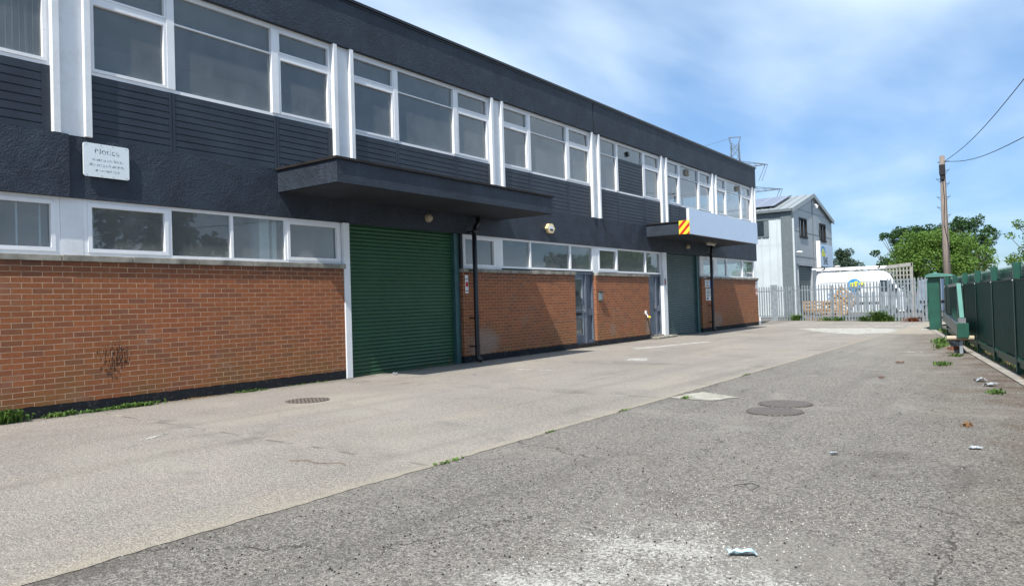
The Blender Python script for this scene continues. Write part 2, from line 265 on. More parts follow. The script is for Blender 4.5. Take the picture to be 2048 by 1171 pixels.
def mat_asphalt():
    g = G('worn_asphalt', 0.92, 0.2); s = g.sep()
    big = g.noise(0.4, 6, 0.62, dist=0.6); mid = g.noise(1.9, 6, 0.65)
    c = g.mix(g.mapr(big, 0.34, 0.66), (0.170, 0.160, 0.145), (0.250, 0.232, 0.205))
    c = g.mix(g.mapr(mid, 0.52, 0.72, 0, 0.5), c, (0.19, 0.165, 0.13))
    c = g.mix(g.mapr(g.noise(7, 5, 0.7), 0.5, 0.72, 0, 0.4), c, (0.10, 0.095, 0.088))
    k = g.sep(g.vor(125, 'Color')); k3 = g.sep(g.vor(210, 'Color')); warp = g.noise(150, 4, 0.75)
    c = g.mix(g.mapr(k[0], 0.45, 1.0, 0, 0.55), c, (0.34, 0.325, 0.295))
    c = g.mix(g.mapr(k[1], 0.55, 1.0, 0, 0.75), c, (0.045, 0.043, 0.042))
    c = g.mix(g.mapr(k3[2], 0.5, 1.0, 0, 0.5), c, (0.06, 0.057, 0.054))
    c = g.mix(g.mapr(warp, 0.58, 0.70, 0, 0.65), c, (0.055, 0.052, 0.05)); c = g.mix(g.mapr(warp, 0.42, 0.32, 0, 0.5), c, (0.36, 0.345, 0.31))
    c = g.mix(g.mapr(g.noise(70, 3, 0.6), 0.69, 0.73, 0, 0.8), c, (0.50, 0.48, 0.44))
    c = g.mix(g.mapr(g.noise(43, 2, 0.5), 0.76, 0.78, 0, 0.8), c, (0.24, 0.14, 0.08))
    gr_ = g.noise(75, 6, 0.85); gm_ = g.noise(26, 6, 0.85)
    c = g.mix(g.mapr(gr_, 0.50, 0.57, 0, 0.75), c, (0.045, 0.042, 0.039)); c = g.mix(g.mapr(gr_, 0.485, 0.41, 0, 0.78), c, (0.46, 0.435, 0.39))
    c = g.mix(g.mapr(gm_, 0.51, 0.59, 0, 0.5), c, (0.07, 0.065, 0.06)); c = g.mix(g.mapr(gm_, 0.48, 0.41, 0, 0.5), c, (0.37, 0.345, 0.305))
    pal = g.mapr(g.noise(0.7, 7, 0.7, dist=0.9), 0.52, 0.66, 0, 0.55); c = g.mix(pal, c, g.mix(gr_, (0.40, 0.38, 0.335), (0.16, 0.15, 0.135)))
    dk = g.mapr(g.noise(0.85, 7, 0.72, dist=1.4, vec=g.scalev((1, 0.6, 1))), 0.55, 0.70, 0, 0.5); c = g.mix(dk, c, g.mix(gr_, (0.16, 0.145, 0.13), (0.05, 0.047, 0.044)))
    sm = g.mapr(g.math('MULTIPLY_ADD', g.noise(3, 5, 0.7), 0.5, s[0]), 6.95, 7.2, 0.5, 0); c = g.mix(g.math('MULTIPLY', sm, g.mapr(s[1], 1.5, 3.5, 1, 0.25)), c, (0.075, 0.065, 0.055))
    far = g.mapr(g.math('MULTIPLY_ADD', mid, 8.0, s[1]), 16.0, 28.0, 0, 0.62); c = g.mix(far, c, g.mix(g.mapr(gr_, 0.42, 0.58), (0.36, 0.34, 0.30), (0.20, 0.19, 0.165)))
    ve = g.n('ShaderNodeTexVoronoi', i_Scale=0.42, feature='DISTANCE_TO_EDGE'); wv = g.n('ShaderNodeMix', data_type='VECTOR'); wn = g.n('ShaderNodeTexNoise', i_Scale=2.2, i_Detail=6.0, i_Roughness=0.7); g.l(g.pos, wn.inputs['Vector']); wv.inputs[0].default_value = 0.3; g.l(g.pos, wv.inputs[4]); g.l(wn.outputs['Color'], wv.inputs[5]); g.l(wv.outputs[1], ve.inputs['Vector'])
    crk = g.math('MULTIPLY', g.mapr(ve.outputs['Distance'], 0.001, 0.0035, 0.75, 0), g.mapr(g.noise(0.8, 3), 0.50, 0.56)); c = g.mix(crk, c, (0.035, 0.032, 0.028))
    trk = g.mapr(g.noise(1.0, 4, 0.55, vec=g.scalev((2.4, 0.10, 1))), 0.52, 0.70, 0, 0.32); c = g.mix(trk, c, (0.09, 0.085, 0.078))
    # brown silt beside the kerb
    kx = g.math('ADD', s[0], g.math('MULTIPLY', s[1], 0.177))
    silt = g.math('MULTIPLY', g.mapr(kx, 11.2, 12.6), g.mapr(mid, 0.4, 0.62, 0.1, 0.85)); c = g.mix(silt, c, (0.10, 0.068, 0.045))
    # spilt, worn white paint
    def blob(x0, y0, rx, ry, thr, strength=1.0):
        d = g.math('ADD', g.math('POWER', g.math('DIVIDE', g.math('SUBTRACT', s[0], x0), rx), 2.0), g.math('POWER', g.math('DIVIDE', g.math('SUBTRACT', s[1], y0), ry), 2.0))
        n_ = g.math('ADD', g.math('MULTIPLY', g.noise(46, 6, 0.85), 2.2), g.math('MULTIPLY', g.noise(3.2, 6, 0.7, dist=0.5), 0.9))
        return g.mapr(g.math('SUBTRACT', n_, g.math('MULTIPLY', d, 0.17)), thr, thr + 0.16, 0, strength)
    c = g.mix(g.math('MAXIMUM', blob(9.15, 3.45, 0.50, 0.70, 1.50, 0.85), g.math('MAXIMUM', blob(9.0, 2.85, 0.45, 0.3, 1.44, 0.85), blob(9.75, 3.25, 0.3, 0.3, 1.44, 0.85))), c, (0.54, 0.53, 0.49))
    c = g.mix(blob(8.6, 17.4, 0.9, 0.35, 1.58, 0.6), c, (0.42, 0.40, 0.36))
    # oil stain
    d = g.math('ADD', g.math('POWER', g.math('DIVIDE', g.math('SUBTRACT', s[0], 9.75), 0.22), 2.0), g.math('POWER', g.math('DIVIDE', g.math('SUBTRACT', s[1], 6.6), 0.35), 2.0))
    c = g.mix(g.mapr(g.math('ADD', d, g.math('MULTIPLY', mid, 3.0)), 1.2, 2.6, 0.4, 0), c, (0.035, 0.028, 0.024))
    g.col(c)
    h = g.math('ADD', g.math('MULTIPLY', g.vor(110), 0.7), g.noise(130, 4, 0.75)); nb = g.bump(h, 0.008, 0.9)
    g.bump(mid, 0.02, 0.6, prev=nb); return g.m
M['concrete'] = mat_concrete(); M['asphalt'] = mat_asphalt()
def mat_worn(name, c, thr=0.5):
    g = G(name, 0.85, 0.2); k = g.noise(30, 4, 0.75); k2 = g.noise(4, 5, 0.7)
    al = g.mapr(g.math('ADD', k, g.math('MULTIPLY', k2, 0.7)), thr + 0.27, thr + 0.40)
    g.col(g.mix(g.noise(9, 4), tuple(x * .8 for x in c), tuple(x * 1.1 for x in c)))
    g.l(al, g.b.inputs['Alpha']); return g.m
M['wornpaint'] = mat_worn('worn_road_paint', (0.55, 0.54, 0.50), 0.5); M['wornpale'] = mat_worn('worn_pale_patch', (0.44, 0.43, 0.39), 0.42)
M['patch'] = simple('pale_concrete_patch', (0.33, 0.32, 0.275), 0.9, 0.2, var=0.3, scale=5, bump=0.004)
def mat_iron():
    g = G('cast_iron', 0.65, 0.4); s = g.sep(); a = g.math('SINE', g.math('MULTIPLY', g.math('ADD', s[0], g.math('MULTIPLY', s[1], 0.35)), 90.0)); b = g.math('SINE', g.math('MULTIPLY', g.math('SUBTRACT', s[1], g.math('MULTIPLY', s[0], 0.35)), 62.0))
    k = g.mapr(g.math('MULTIPLY', a, b), -0.15, 0.15); c = g.mix(g.mapr(g.noise(9, 5), 0.3, 0.7), (0.13, 0.112, 0.10), (0.22, 0.19, 0.17))
    g.col(g.mix(k, (0.07, 0.057, 0.048), c)); g.bump(k, 0.008, 1.0); return g.m
M['iron'] = mat_iron()
M['galv'] = simple('galvanised_steel', (0.26, 0.30, 0.33), 0.5, 0.5, 0.25, var=0.22, scale=5)
M['fgreen'] = simple('green_powder_coat', (0.015, 0.078, 0.054), 0.42, 0.45, var=0.18, scale=3)
M['fgreenlight'] = simple('faded_green_powder_coat', (0.09, 0.225, 0.19), 0.4, 0.45, var=0.15, scale=3)
M['shadegreen'] = simple('shade_green_sheet', (0.012, 0.062, 0.046), 0.6, 0.3, var=0.2, scale=4)  # dark green standing in for shade on the lower fence
M['alu'] = simple('brushed_aluminium', (0.13, 0.155, 0.145), 0.4, 0.5, 0.5, var=0.6, scale=3.5)
def mat_leaf(name, a, b, trans=0.25):
    g = G(name, 0.62, 0.25); oi = g.noise(0.9, 3); k2 = g.noise(7.0, 2)
    c = g.mix(g.mapr(oi, 0.35, 0.68), a, b); c = g.mix(g.mapr(k2, 0.4, 0.7, 0, 0.5), c, tuple(min(1, x * 1.6) for x in b)); g.col(c)
    tl = g.n('ShaderNodeBsdfTranslucent'); g.l(c, tl.inputs[0]); ms = g.n('ShaderNodeMixShader'); ms.inputs[0].default_value = trans
    g.l(g.b.outputs[0], ms.inputs[1]); g.l(tl.outputs[0], ms.inputs[2]); g.l(ms.outputs[0], g.out.inputs[0]); return g.m
M['leaf'] = mat_leaf('leaf_bright', (0.058, 0.118, 0.022), (0.12, 0.21, 0.035)); M['leafdark'] = mat_leaf('leaf_dark', (0.028, 0.066, 0.020), (0.05, 0.105, 0.028))
M['needle'] = mat_leaf('conifer_needles', (0.035, 0.06, 0.035), (0.055, 0.09, 0.05), 0.1); M['weed'] = mat_leaf('weed_leaf', (0.05, 0.105, 0.022), (0.11, 0.19, 0.04))
M['dry'] = mat_leaf('dry_grass', (0.30, 0.22, 0.10), (0.22, 0.12, 0.06)); M['redweed'] = mat_leaf('red_weed', (0.20, 0.07, 0.04), (0.28, 0.13, 0.07))
M['bark'] = simple('bark', (0.10, 0.08, 0.06), 0.95, 0.1, var=0.3)
def mat_pole():
    g = G('weathered_pole_wood', 0.85, 0.2); gr = g.noise(1, 6, 0.7, vec=g.scalev((22, 22, 1.2)))
    g.col(g.mix(g.mapr(gr, 0.3, 0.7), (0.12, 0.10, 0.085), (0.30, 0.25, 0.215))); g.bump(gr, 0.01); return g.m
M['pole'] = mat_pole()
M['timber'] = simple('pallet_timber', (0.45, 0.29, 0.15), 0.85, 0.2, var=0.3, scale=3); M['greytimber'] = simple('grey_timber', (0.30, 0.29, 0.27), 0.9, 0.2, var=0.25)
M['van'] = simple('white_van_paint', (0.66, 0.69, 0.72), 0.25, 0.5, var=0.03); M['silver'] = simple('silver_blue_paint', (0.34, 0.42, 0.52), 0.3, 0.5, 0.3, var=0.04)
M['tyre'] = simple('tyre_rubber', (0.015, 0.015, 0.016), 0.85); M['darkglass'] = simple('tinted_glass', (0.025, 0.035, 0.045), 0.12, 0.35, var=0.3)
M['clad'] = simple('light_grey_cladding', (0.50, 0.55, 0.57), 0.45, 0.4, var=0.07, scale=1.2); M['cladgrey'] = simple('mid_grey_cladding', (0.36, 0.385, 0.405), 0.5, 0.4, var=0.06, scale=0.8)
M['clad_dk'] = simple('dark_grey_trim', (0.13, 0.155, 0.165), 0.5, 0.4, var=0.1); M['roofm'] = simple('metal_roof_sheet', (0.26, 0.29, 0.30), 0.45, 0.4, var=0.1)
def mat_solar():
    g = G('solar_panel', 0.22, 0.5); s = g.sep(); a = g.math('LESS_THAN', g.math('FRACT', g.math('DIVIDE', s[0], 1.02)), 0.035); b = g.math('LESS_THAN', g.math('FRACT', g.math('DIVIDE', s[1], 0.84)), 0.04)
    g.col(g.mix(g.math('MAXIMUM', a, b), (0.16, 0.17, 0.22), (0.5, 0.52, 0.56))); return g.m
M['solar'] = mat_solar()
M['lattice'] = simple('weathered_pylon_steel', (0.12, 0.15, 0.18), 0.6, 0.4); M['cable'] = simple('cable_black', (0.02, 0.02, 0.022), 0.6)
M['soil'] = simple('verge_soil', (0.13, 0.10, 0.065), 0.97, 0.1, var=0.4, scale=2.0, bump=0.03, bscale=14)
M['kerbm'] = simple('kerb_concrete', (0.30, 0.28, 0.25), 0.9, 0.2, var=0.3, scale=3, bump=0.005)
M['farground'] = simple('neighbour_yard', (0.15, 0.145, 0.135), 0.95, 0.1, var=0.3, scale=0.2)
M['stone'] = simple('loose_stone', (0.25, 0.24, 0.22), 0.9, 0.2, var=0.5, scale=40); M['flake'] = simple('white_paint_flake', (0.50, 0.49, 0.46), 0.85, 0.2)
M['litter'] = simple('dirty_litter', (0.33, 0.36, 0.39), 0.5, 0.4, var=0.35, scale=30); M['litterblue'] = simple('pale_blue_litter', (0.40, 0.56, 0.62), 0.5, 0.4, var=0.35, scale=25); M['twig'] = simple('brown_twig', (0.14, 0.07, 0.045), 0.9)
# ------------------------------------------------------------------ mesh helpers
class MB:
    def __init__(s): s.v = []; s.f = []
    def box(s, x0, x1, y0, y1, z0, z1):
        b = len(s.v); s.v += [(x, y, z) for x in (x0, x1) for y in (y0, y1) for z in (z0, z1)]
        s.f += [tuple(b + i for i in q) for q in ((0, 1, 3, 2), (4, 6, 7, 5), (0, 4, 5, 1), (2, 3, 7, 6), (0, 2, 6, 4), (1, 5, 7, 3))]; return s
    def bar(s, p, q, w, h=None, up=(0, 0, 1)):
        p = Vector(p); q = Vector(q); h = h or w; d = (q - p).normalized(); upv = Vector(up)
        if abs(d.dot(upv)) > 0.98: upv = Vector((1, 0, 0))
        a = d.cross(upv).normalized() * (w / 2); c = a.cross(d).normalized() * (h / 2); b = len(s.v)
        for o in (p, q):
            for i, j in ((-1, -1), (1, -1), (1, 1), (-1, 1)): s.v.append(tuple(o + a * i + c * j))
        s.f += [tuple(b + i for i in q_) for q_ in ((0, 1, 2, 3), (7, 6, 5, 4), (0, 4, 5, 1), (1, 5, 6, 2), (2, 6, 7, 3), (3, 7, 4, 0))]; return s
    def tube(s, pts, r, n=10, cap=True, rs=None):
        pts = [Vector(p) for p in pts]; b = len(s.v); up = Vector((0, 0, 1))
        for i, p in enumerate(pts):
            d = (pts[min(i + 1, len(pts) - 1)] - pts[max(i - 1, 0)]).normalized()
            a = d.cross(up if abs(d.z) < 0.95 else Vector((1, 0, 0))).normalized(); c = a.cross(d); rr = rs[i] if rs else r
            for k in range(n): t = 2 * PI * k / n; s.v.append(tuple(p + (a * math.cos(t) + c * math.sin(t)) * rr))
        for i in range(len(pts) - 1):
            for k in range(n): s.f.append((b + i * n + k, b + i * n + (k + 1) % n, b + (i + 1) * n + (k + 1) % n, b + (i + 1) * n + k))
        if cap: s.f.append(tuple(b + k for k in range(n))[::-1]); e = b + (len(pts) - 1) * n; s.f.append(tuple(e + k for k in range(n)))
        return s
    def poly(s, pts): b = len(s.v); s.v += [tuple(p) for p in pts]; s.f.append(tuple(range(b, b + len(pts)))); return s
    def prism(s, prof, ax, a0, a1):          # prof: list of 2D points in the plane normal to ax ('x','y','z')
        def P(u, v, a): return {'x': (a, u, v), 'y': (u, a, v), 'z': (u, v, a)}[ax]
        b = len(s.v); n = len(prof); s.v += [P(u, v, a0) for u, v in prof] + [P(u, v, a1) for u, v in prof]
        for i in range(n): j = (i + 1) % n; s.f.append((b + i, b + j, b + n + j, b + n + i))
        s.f.append(tuple(range(b, b + n))[::-1]); s.f.append(tuple(range(b + n, b + 2 * n))); return s
    def xf(s, M_): s.v = [tuple(M_ @ Vector(p)) for p in s.v]; return s
    def build(s, name, mat, parent=None, bevel=0.0, smooth=False, recalc=True):
        off = Vector((0, 0, 0)); p = parent
        while p is not None: off += Vector(p['_o']) if '_o' in p else Vector((0, 0, 0)); p = p.parent
        if parent is None:
            xs = [v[0] for v in s.v]; ys = [v[1] for v in s.v]; zs = [v[2] for v in s.v]
            off = Vector(((min(xs) + max(xs)) / 2, (min(ys) + max(ys)) / 2, min(zs)))
        me = bpy.data.meshes.new(name); me.from_pydata([tuple(Vector(v) - off) for v in s.v], [], s.f)
        if recalc and len(s.f) < 30000:
            bm = bmesh.new(); bm.from_mesh(me); bmesh.ops.recalc_face_normals(bm, faces=bm.faces)
            if bevel: bmesh.ops.bevel(bm, geom=[e for e in bm.edges if len(e.link_faces) == 2 and e.calc_face_angle(0) > 0.5], offset=bevel, segments=1, affect='EDGES', clamp_overlap=True)
            bm.to_mesh(me); bm.free()
        if isinstance(mat, str): mat = M[mat]
        me.materials.append(mat)
        if smooth: me.polygons.foreach_set('use_smooth', [True] * len(me.polygons))
        o = bpy.data.objects.new(name, me); C.objects.link(o); o.parent = parent
        if parent is None: o.location = off
        return o
def root(name, loc, label, cat, group=None):
    o = bpy.data.objects.new(name, None); C.objects.link(o); o.location = loc; o['_o'] = tuple(float(x) for x in loc); o.empty_display_size = 0.2
    return tag(o, label, cat, group)
def tag(o, label=None, cat=None, group=None, kind=None):
    for k, v in (('label', label), ('category', cat), ('group', group), ('kind', kind)):
        if v: o[k] = v
    return o
def struct(o, label, cat): return tag(o, label, cat, kind='structure')
def text_mesh(txt, size, name, mat, parent, origin, right, up, thick=0.002, align='CENTER'):
    cu = bpy.data.curves.new(name, 'FONT'); cu.body = txt; cu.size = size; cu.align_x = align; cu.extrude = thick; cu.resolution_u = 3
    t = bpy.data.objects.new('tmp', cu); C.objects.link(t); dg = bpy.context.evaluated_depsgraph_get(); me = bpy.data.meshes.new_from_object(t.evaluated_get(dg))
    C.objects.unlink(t); bpy.data.objects.remove(t)
    R = Vector(right).normalized(); U = Vector(up).normalized(); Nn = R.cross(U); o0 = Vector(origin)
    b = MB(); b.v = [tuple(o0 + R * v.co.x + U * v.co.y + Nn * v.co.z) for v in me.vertices]; b.f = [tuple(p.vertices) for p in me.polygons]
    bpy.data.meshes.remove(me); return b.build(name, mat, parent, recalc=False)
# ================================================================== GROUND
g = MB(); g.poly([(-900, -900, -0.06), (900, -900, -0.06), (900, 1200, -0.06), (-900, 1200, -0.06)]); struct(g.build('ground', 'farground', recalc=False), 'flat ground stretching away beyond the fences', 'ground')
def kline(Y): return 10.21 - 0.177 * (Y - 15.85)       # fence line
def kerb_x(Y): return kline(Y) - 0.30
YA, YB = -14.0, 34.4
def wob(y): return 0.012 * math.sin(y * 1.7) + 0.006 * math.sin(y * 4.3 + 1) + 0.034 * noise.noise(Vector((y * 9.0, 1.3, 0))) + 0.012 * noise.noise(Vector((y * 2.7, 7.3, 0)))
b = MB(); ys = [YA + i * 0.04 for i in range(int((26 - YA) / 0.04) + 1)]
pts = [(6.70 + wob(y) * 0.7, y, 0.0) for y in ys]
b.v = [(-0.2, y, 0.0) for y in ys] + pts; n = len(ys); b.f = [(i, n + i, n + i + 1, i + 1) for i in range(n - 1)]
q = len(b.v); b.v += [(-0.2, 26, 0), (6.7, 26, 0), (9.2, 26, 0), (-0.2, 36, 0), (7.4, 36, 0), (-4, 44, 0), (7.9, 37, 0), (-4, 36, 0)]
b.poly([(-0.2, ys[-1], 0), (6.70, ys[-1], 0), (kerb_x(26), ys[-1], 0), (kerb_x(31) , 31, 0), (7.9, 36.4, 0), (6.3, 37.0, 0), (-2.6, 41.8, 0), (-4, 36, 0), (-0.2, 34.4, 0)])
b.v = [v for v in b.v]
o = b.build('pavement', 'concrete', recalc=True); struct(o, 'worn beige concrete strip along the brick building', 'pavement')
b = MB(); asy = [y for y in ys]; b.v = [(6.72 + wob(y) * 0.7 - 0.05, y, -0.004) for y in asy] + [(kerb_x(y), y, -0.004) for y in asy]; n = len(asy); b.f = [(i, n + i, n + i + 1, i + 1) for i in range(n - 1)]
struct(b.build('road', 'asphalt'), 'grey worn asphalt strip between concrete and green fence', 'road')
b = MB()
y = YA
while y < 29: b.poly([(kerb_x(y), y, -0.002), (kline(y) - 0.13 + 0, y, -0.002), (kline(y + 0.9) - 0.13, y + 0.9, -0.002), (kerb_x(y + .9), y + .9, -0.002)]); y += 0.915
for i, v in enumerate(b.v): b.v[i] = (v[0], v[1], v[2] + 0.012)
struct(b.build('kerb', 'kerbm'), 'flush concrete edging strip at the foot of the green fence', 'kerb')
b = MB(); b.poly([(kline(YA) - 0.14, YA, -0.01), (kline(YA) + 14, YA, 0.02), (kline(30) + 14, 30, 0.02), (kline(30) - 0.14, 30, -0.01)]); struct(b.build('verge', 'soil', recalc=False), 'bare soil and weeds under the green fence', 'verge')
# patches and markings (thin sheets)
def sheet(name, pts, mat, label, z=0.004):
    b = MB(); b.poly([(x, y, z) for x, y in pts]); o = b.build(name, mat, recalc=False); return struct(o, label, 'marking')
def ragged(pts, amp=0.03, sub=8):
    out = []
    for i in range(len(pts)):
        a = Vector(pts[i]); c = Vector(pts[(i + 1) % len(pts)])
        for k in range(sub): p = a.lerp(c, k / sub); out.append((p.x + random.uniform(-amp, amp), p.y + random.uniform(-amp, amp)))
    return out
sheet('concrete_patch', ragged([(6.72, 9.22), (7.32, 9.15), (7.55, 9.6), (6.88, 9.95)], 0.025), 'patch', 'pale concrete repair patch at the edge of the asphalt', 0.003)
sheet('paint_mark', ragged([(3.05, 14.85), (3.45, 14.55), (3.92, 14.6), (3.45, 15.3)], 0.03), 'wornpaint', 'small worn white paint square on the concrete')
sheet('paint_line', ragged([(2.15, 12.0), (2.95, 12.05), (2.95, 12.16), (2.15, 12.1)], 0.01), 'wornpaint', 'short worn white line near the green shutter')
sheet('paint_line', ragged([(1.6, 18.2), (1.95, 18.0), (2.7, 21.6), (2.45, 21.7)], 0.02), 'wornpale', 'faded pale line in front of the second shutter')
sheet('bleached_patch', ragged([(2.9, 30.4), (4.4, 27.4), (5.7, 25.7), (6.7, 26.8), (6.6, 29.4), (5.5, 30.5)], 0.12), 'wornpale', 'bleached white patch on the concrete by the palisade')
sheet('paint_line', ragged([(0.4, 33.2), (7.0, 31.8), (7.0, 32.1), (0.4, 33.5)], 0.04), 'wornpaint', 'long thin white line across the yard in front of the palisade')
sheet('paint_mark', ragged([(7.2, 29.6), (8.0, 29.9), (8.1, 29.2), (7.4, 28.7)], 0.05), 'wornpaint', 'white worn mark at the foot of the green gate post')
sheet('scrape_mark', ragged([(3.05, 3.85), (3.0, 4.1), (2.93, 4.3), (3.0, 4.3), (3.1, 4.05)], 0.02), 'wornpale', 'pale scrape on the concrete at the left')
sheet('paint_line', ragged([(8.15, 18.2), (8.65, 18.1), (8.65, 18.25), (8.15, 18.35)], 0.015), 'wornpaint', 'short white dash on asphalt near the gate end')
def manhole(x, y, r, label, rot=0, grp=None):
    rt = root('manhole_cover', (x, y, 0), label, 'manhole cover', grp); n = 40
    b = MB(); b.prism([(x + r * math.cos(2 * PI * k / n), y + r * math.sin(2 * PI * k / n)) for k in range(n)], 'z', -0.003, 0.007); b.build('cover_plate', 'iron', rt)
    b = MB(); R2 = r * 1.09
    for k in range(n):
        a0, a1 = 2 * PI * k / n, 2 * PI * (k + 1) / n; p = lambda rr, a, z: (x + rr * math.cos(a), y + rr * math.sin(a), z)
        b.poly([p(r * 1.02, a0, 0.006), p(R2, a0, 0.006), p(R2, a1, 0.006), p(r * 1.02, a1, 0.006)]); b.poly([p(R2, a0, 0.006), p(R2, a0, -0.003), p(R2, a1, -0.003), p(R2, a1, 0.006)])
    b.build('rim', 'iron', rt)
manhole(2.07, 6.94, 0.29, 'round iron manhole cover in the concrete nearest the brick wall')
manhole(8.30, 8.56, 0.29, 'nearer of the two round iron covers in the asphalt', 0, 'pair of manhole covers in the asphalt')
manhole(8.24, 9.22, 0.29, 'farther of the two round iron covers in the asphalt', 0, 'pair of manhole covers in the asphalt')
# ================================================================== MAIN BUILDING
BX0, Y0B, Y1B = 0.0, -10.0, 34.33
BD = -14.0
bl = root('industrial_building', (0, 12, 0), 'long two storey brick and slate grey industrial unit with white windows', 'building')
def P(name, mb, mat, parent=None, **k): return mb.build(name, mat, parent or bl, **k)
pilc = [9.55 + 4.89 * i for i in range(-4, 6)]       # ...-10.01,-5.12,-0.23,4.66,9.55,14.44,19.33,24.22,29.11,34.0
# brick walls
for a, c in ((Y0B, 9.45), (12.98, 17.95), (19.16, 22.75), (27.47, Y1B)):
    b = MB(); b.box(-0.22, 0.05, a, c, 0.0, 2.085)
    if c == Y1B: b.box(BD, -0.23, Y1B - 0.25, Y1B, 0, 2.085)
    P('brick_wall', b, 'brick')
    # coping laid in lengths
    y = a - 0.0; b = MB(); c2 = c + (0.04 if c in (9.45, 17.95, Y1B) else 0.0)
    while y < c2 - 0.05:
        e = min(y + random.uniform(0.85, 1.05), c2)
        if c2 - e < 0.3: e = c2
        j = random.uniform(-0.003, 0.004); b.box(-0.2, 0.086 + j, y, e - 0.008, 2.087, 2.172 + j); y = e
    P('window_sill', b, 'sill', bevel=0.006)
b = MB(); b.box(BD, -0.2, Y1B - 0.24, Y1B + 0.03, 2.087, 2.17); P('window_sill', b, 'sill')
# doorstep bases
for a, c in ((17.95, 19.16), (22.75, 23.9)):
    b = MB(); b.box(-0.3, 0.03, a + 0.003, c - 0.003, 0.0, 0.115); P('doorstep', b, 'bitumen' if a < 20 else 'sill', bevel=0.008)
b = MB(); b.box(0.03, 0.30, 22.9, 24.45, 0.0, 0.07); P('doorstep', b, 'sill', bevel=0.02)
# slate bands
b = MB(); b.box(-0.25, 0.05, 4.6, Y1B, 2.97, 3.815); b.box(BD, -0.251, Y1B - 0.25, Y1B, 2.97, 3.815); P('render_band', b, 'slate')
b = MB(); b.box(-0.25, 0.097, Y0B, 4.595, 2.97, 3.83); P('render_band', b, 'slate')
b = MB(); b.box(-0.25, 0.10, Y0B, 19.19, 6.36, 7.27); b.box(-0.25, 0.10, 19.235, Y1B + 0.04, 6.36, 7.27); b.box(BD, -0.251, Y1B - 0.2, Y1B + 0.04, 6.36, 7.27); b.box(-0.25, 0.07, 19.18, 19.24, 6.36, 7.26); P('fascia', b, 'slate')
b = MB(); b.box(-0.3, 0.145, Y0B - .04, Y1B + 0.08, 7.272, 7.325); b.box(-0.28, 0.118, Y0B, Y1B + 0.06, 7.235, 7.270)
P('roof_trim', b, 'black')
b = MB(); b.box(BD, -0.301, Y0B, Y1B, 7.20, 7.28); P('roof', b, 'roof')
# narrow repair cover strips on band
for y in (19.33, 19.86): b = MB(); b.box(0.0501, 0.058, y, y + 0.02, 2.99, 3.80); P('cover_strip', b, 'slate')
# pilasters
for k, yc in enumerate(pilc):
    if yc > 33: b = MB(); b.box(-0.08, 0.098, 33.86, 33.96, 3.817, 6.36); b.box(-0.08, 0.03, 33.96, 34.24, 3.817, 6.36); b.box(-0.30, 0.098, 34.24, 34.32, 3.817, 6.36); P('pilaster', b, 'white'); continue
    b = MB(); z0 = 3.833 if yc < 5 else 3.817
    b.box(-0.08, 0.098, yc - 0.25, yc - 0.16, z0, 6.358); b.box(-0.08, 0.098, yc + 0.16, yc + 0.25, z0, 6.358); b.box(-0.08, 0.025, yc - 0.16, yc + 0.16, z0, 6.358)
    P('pilaster', b, 'white', bevel=0.004)
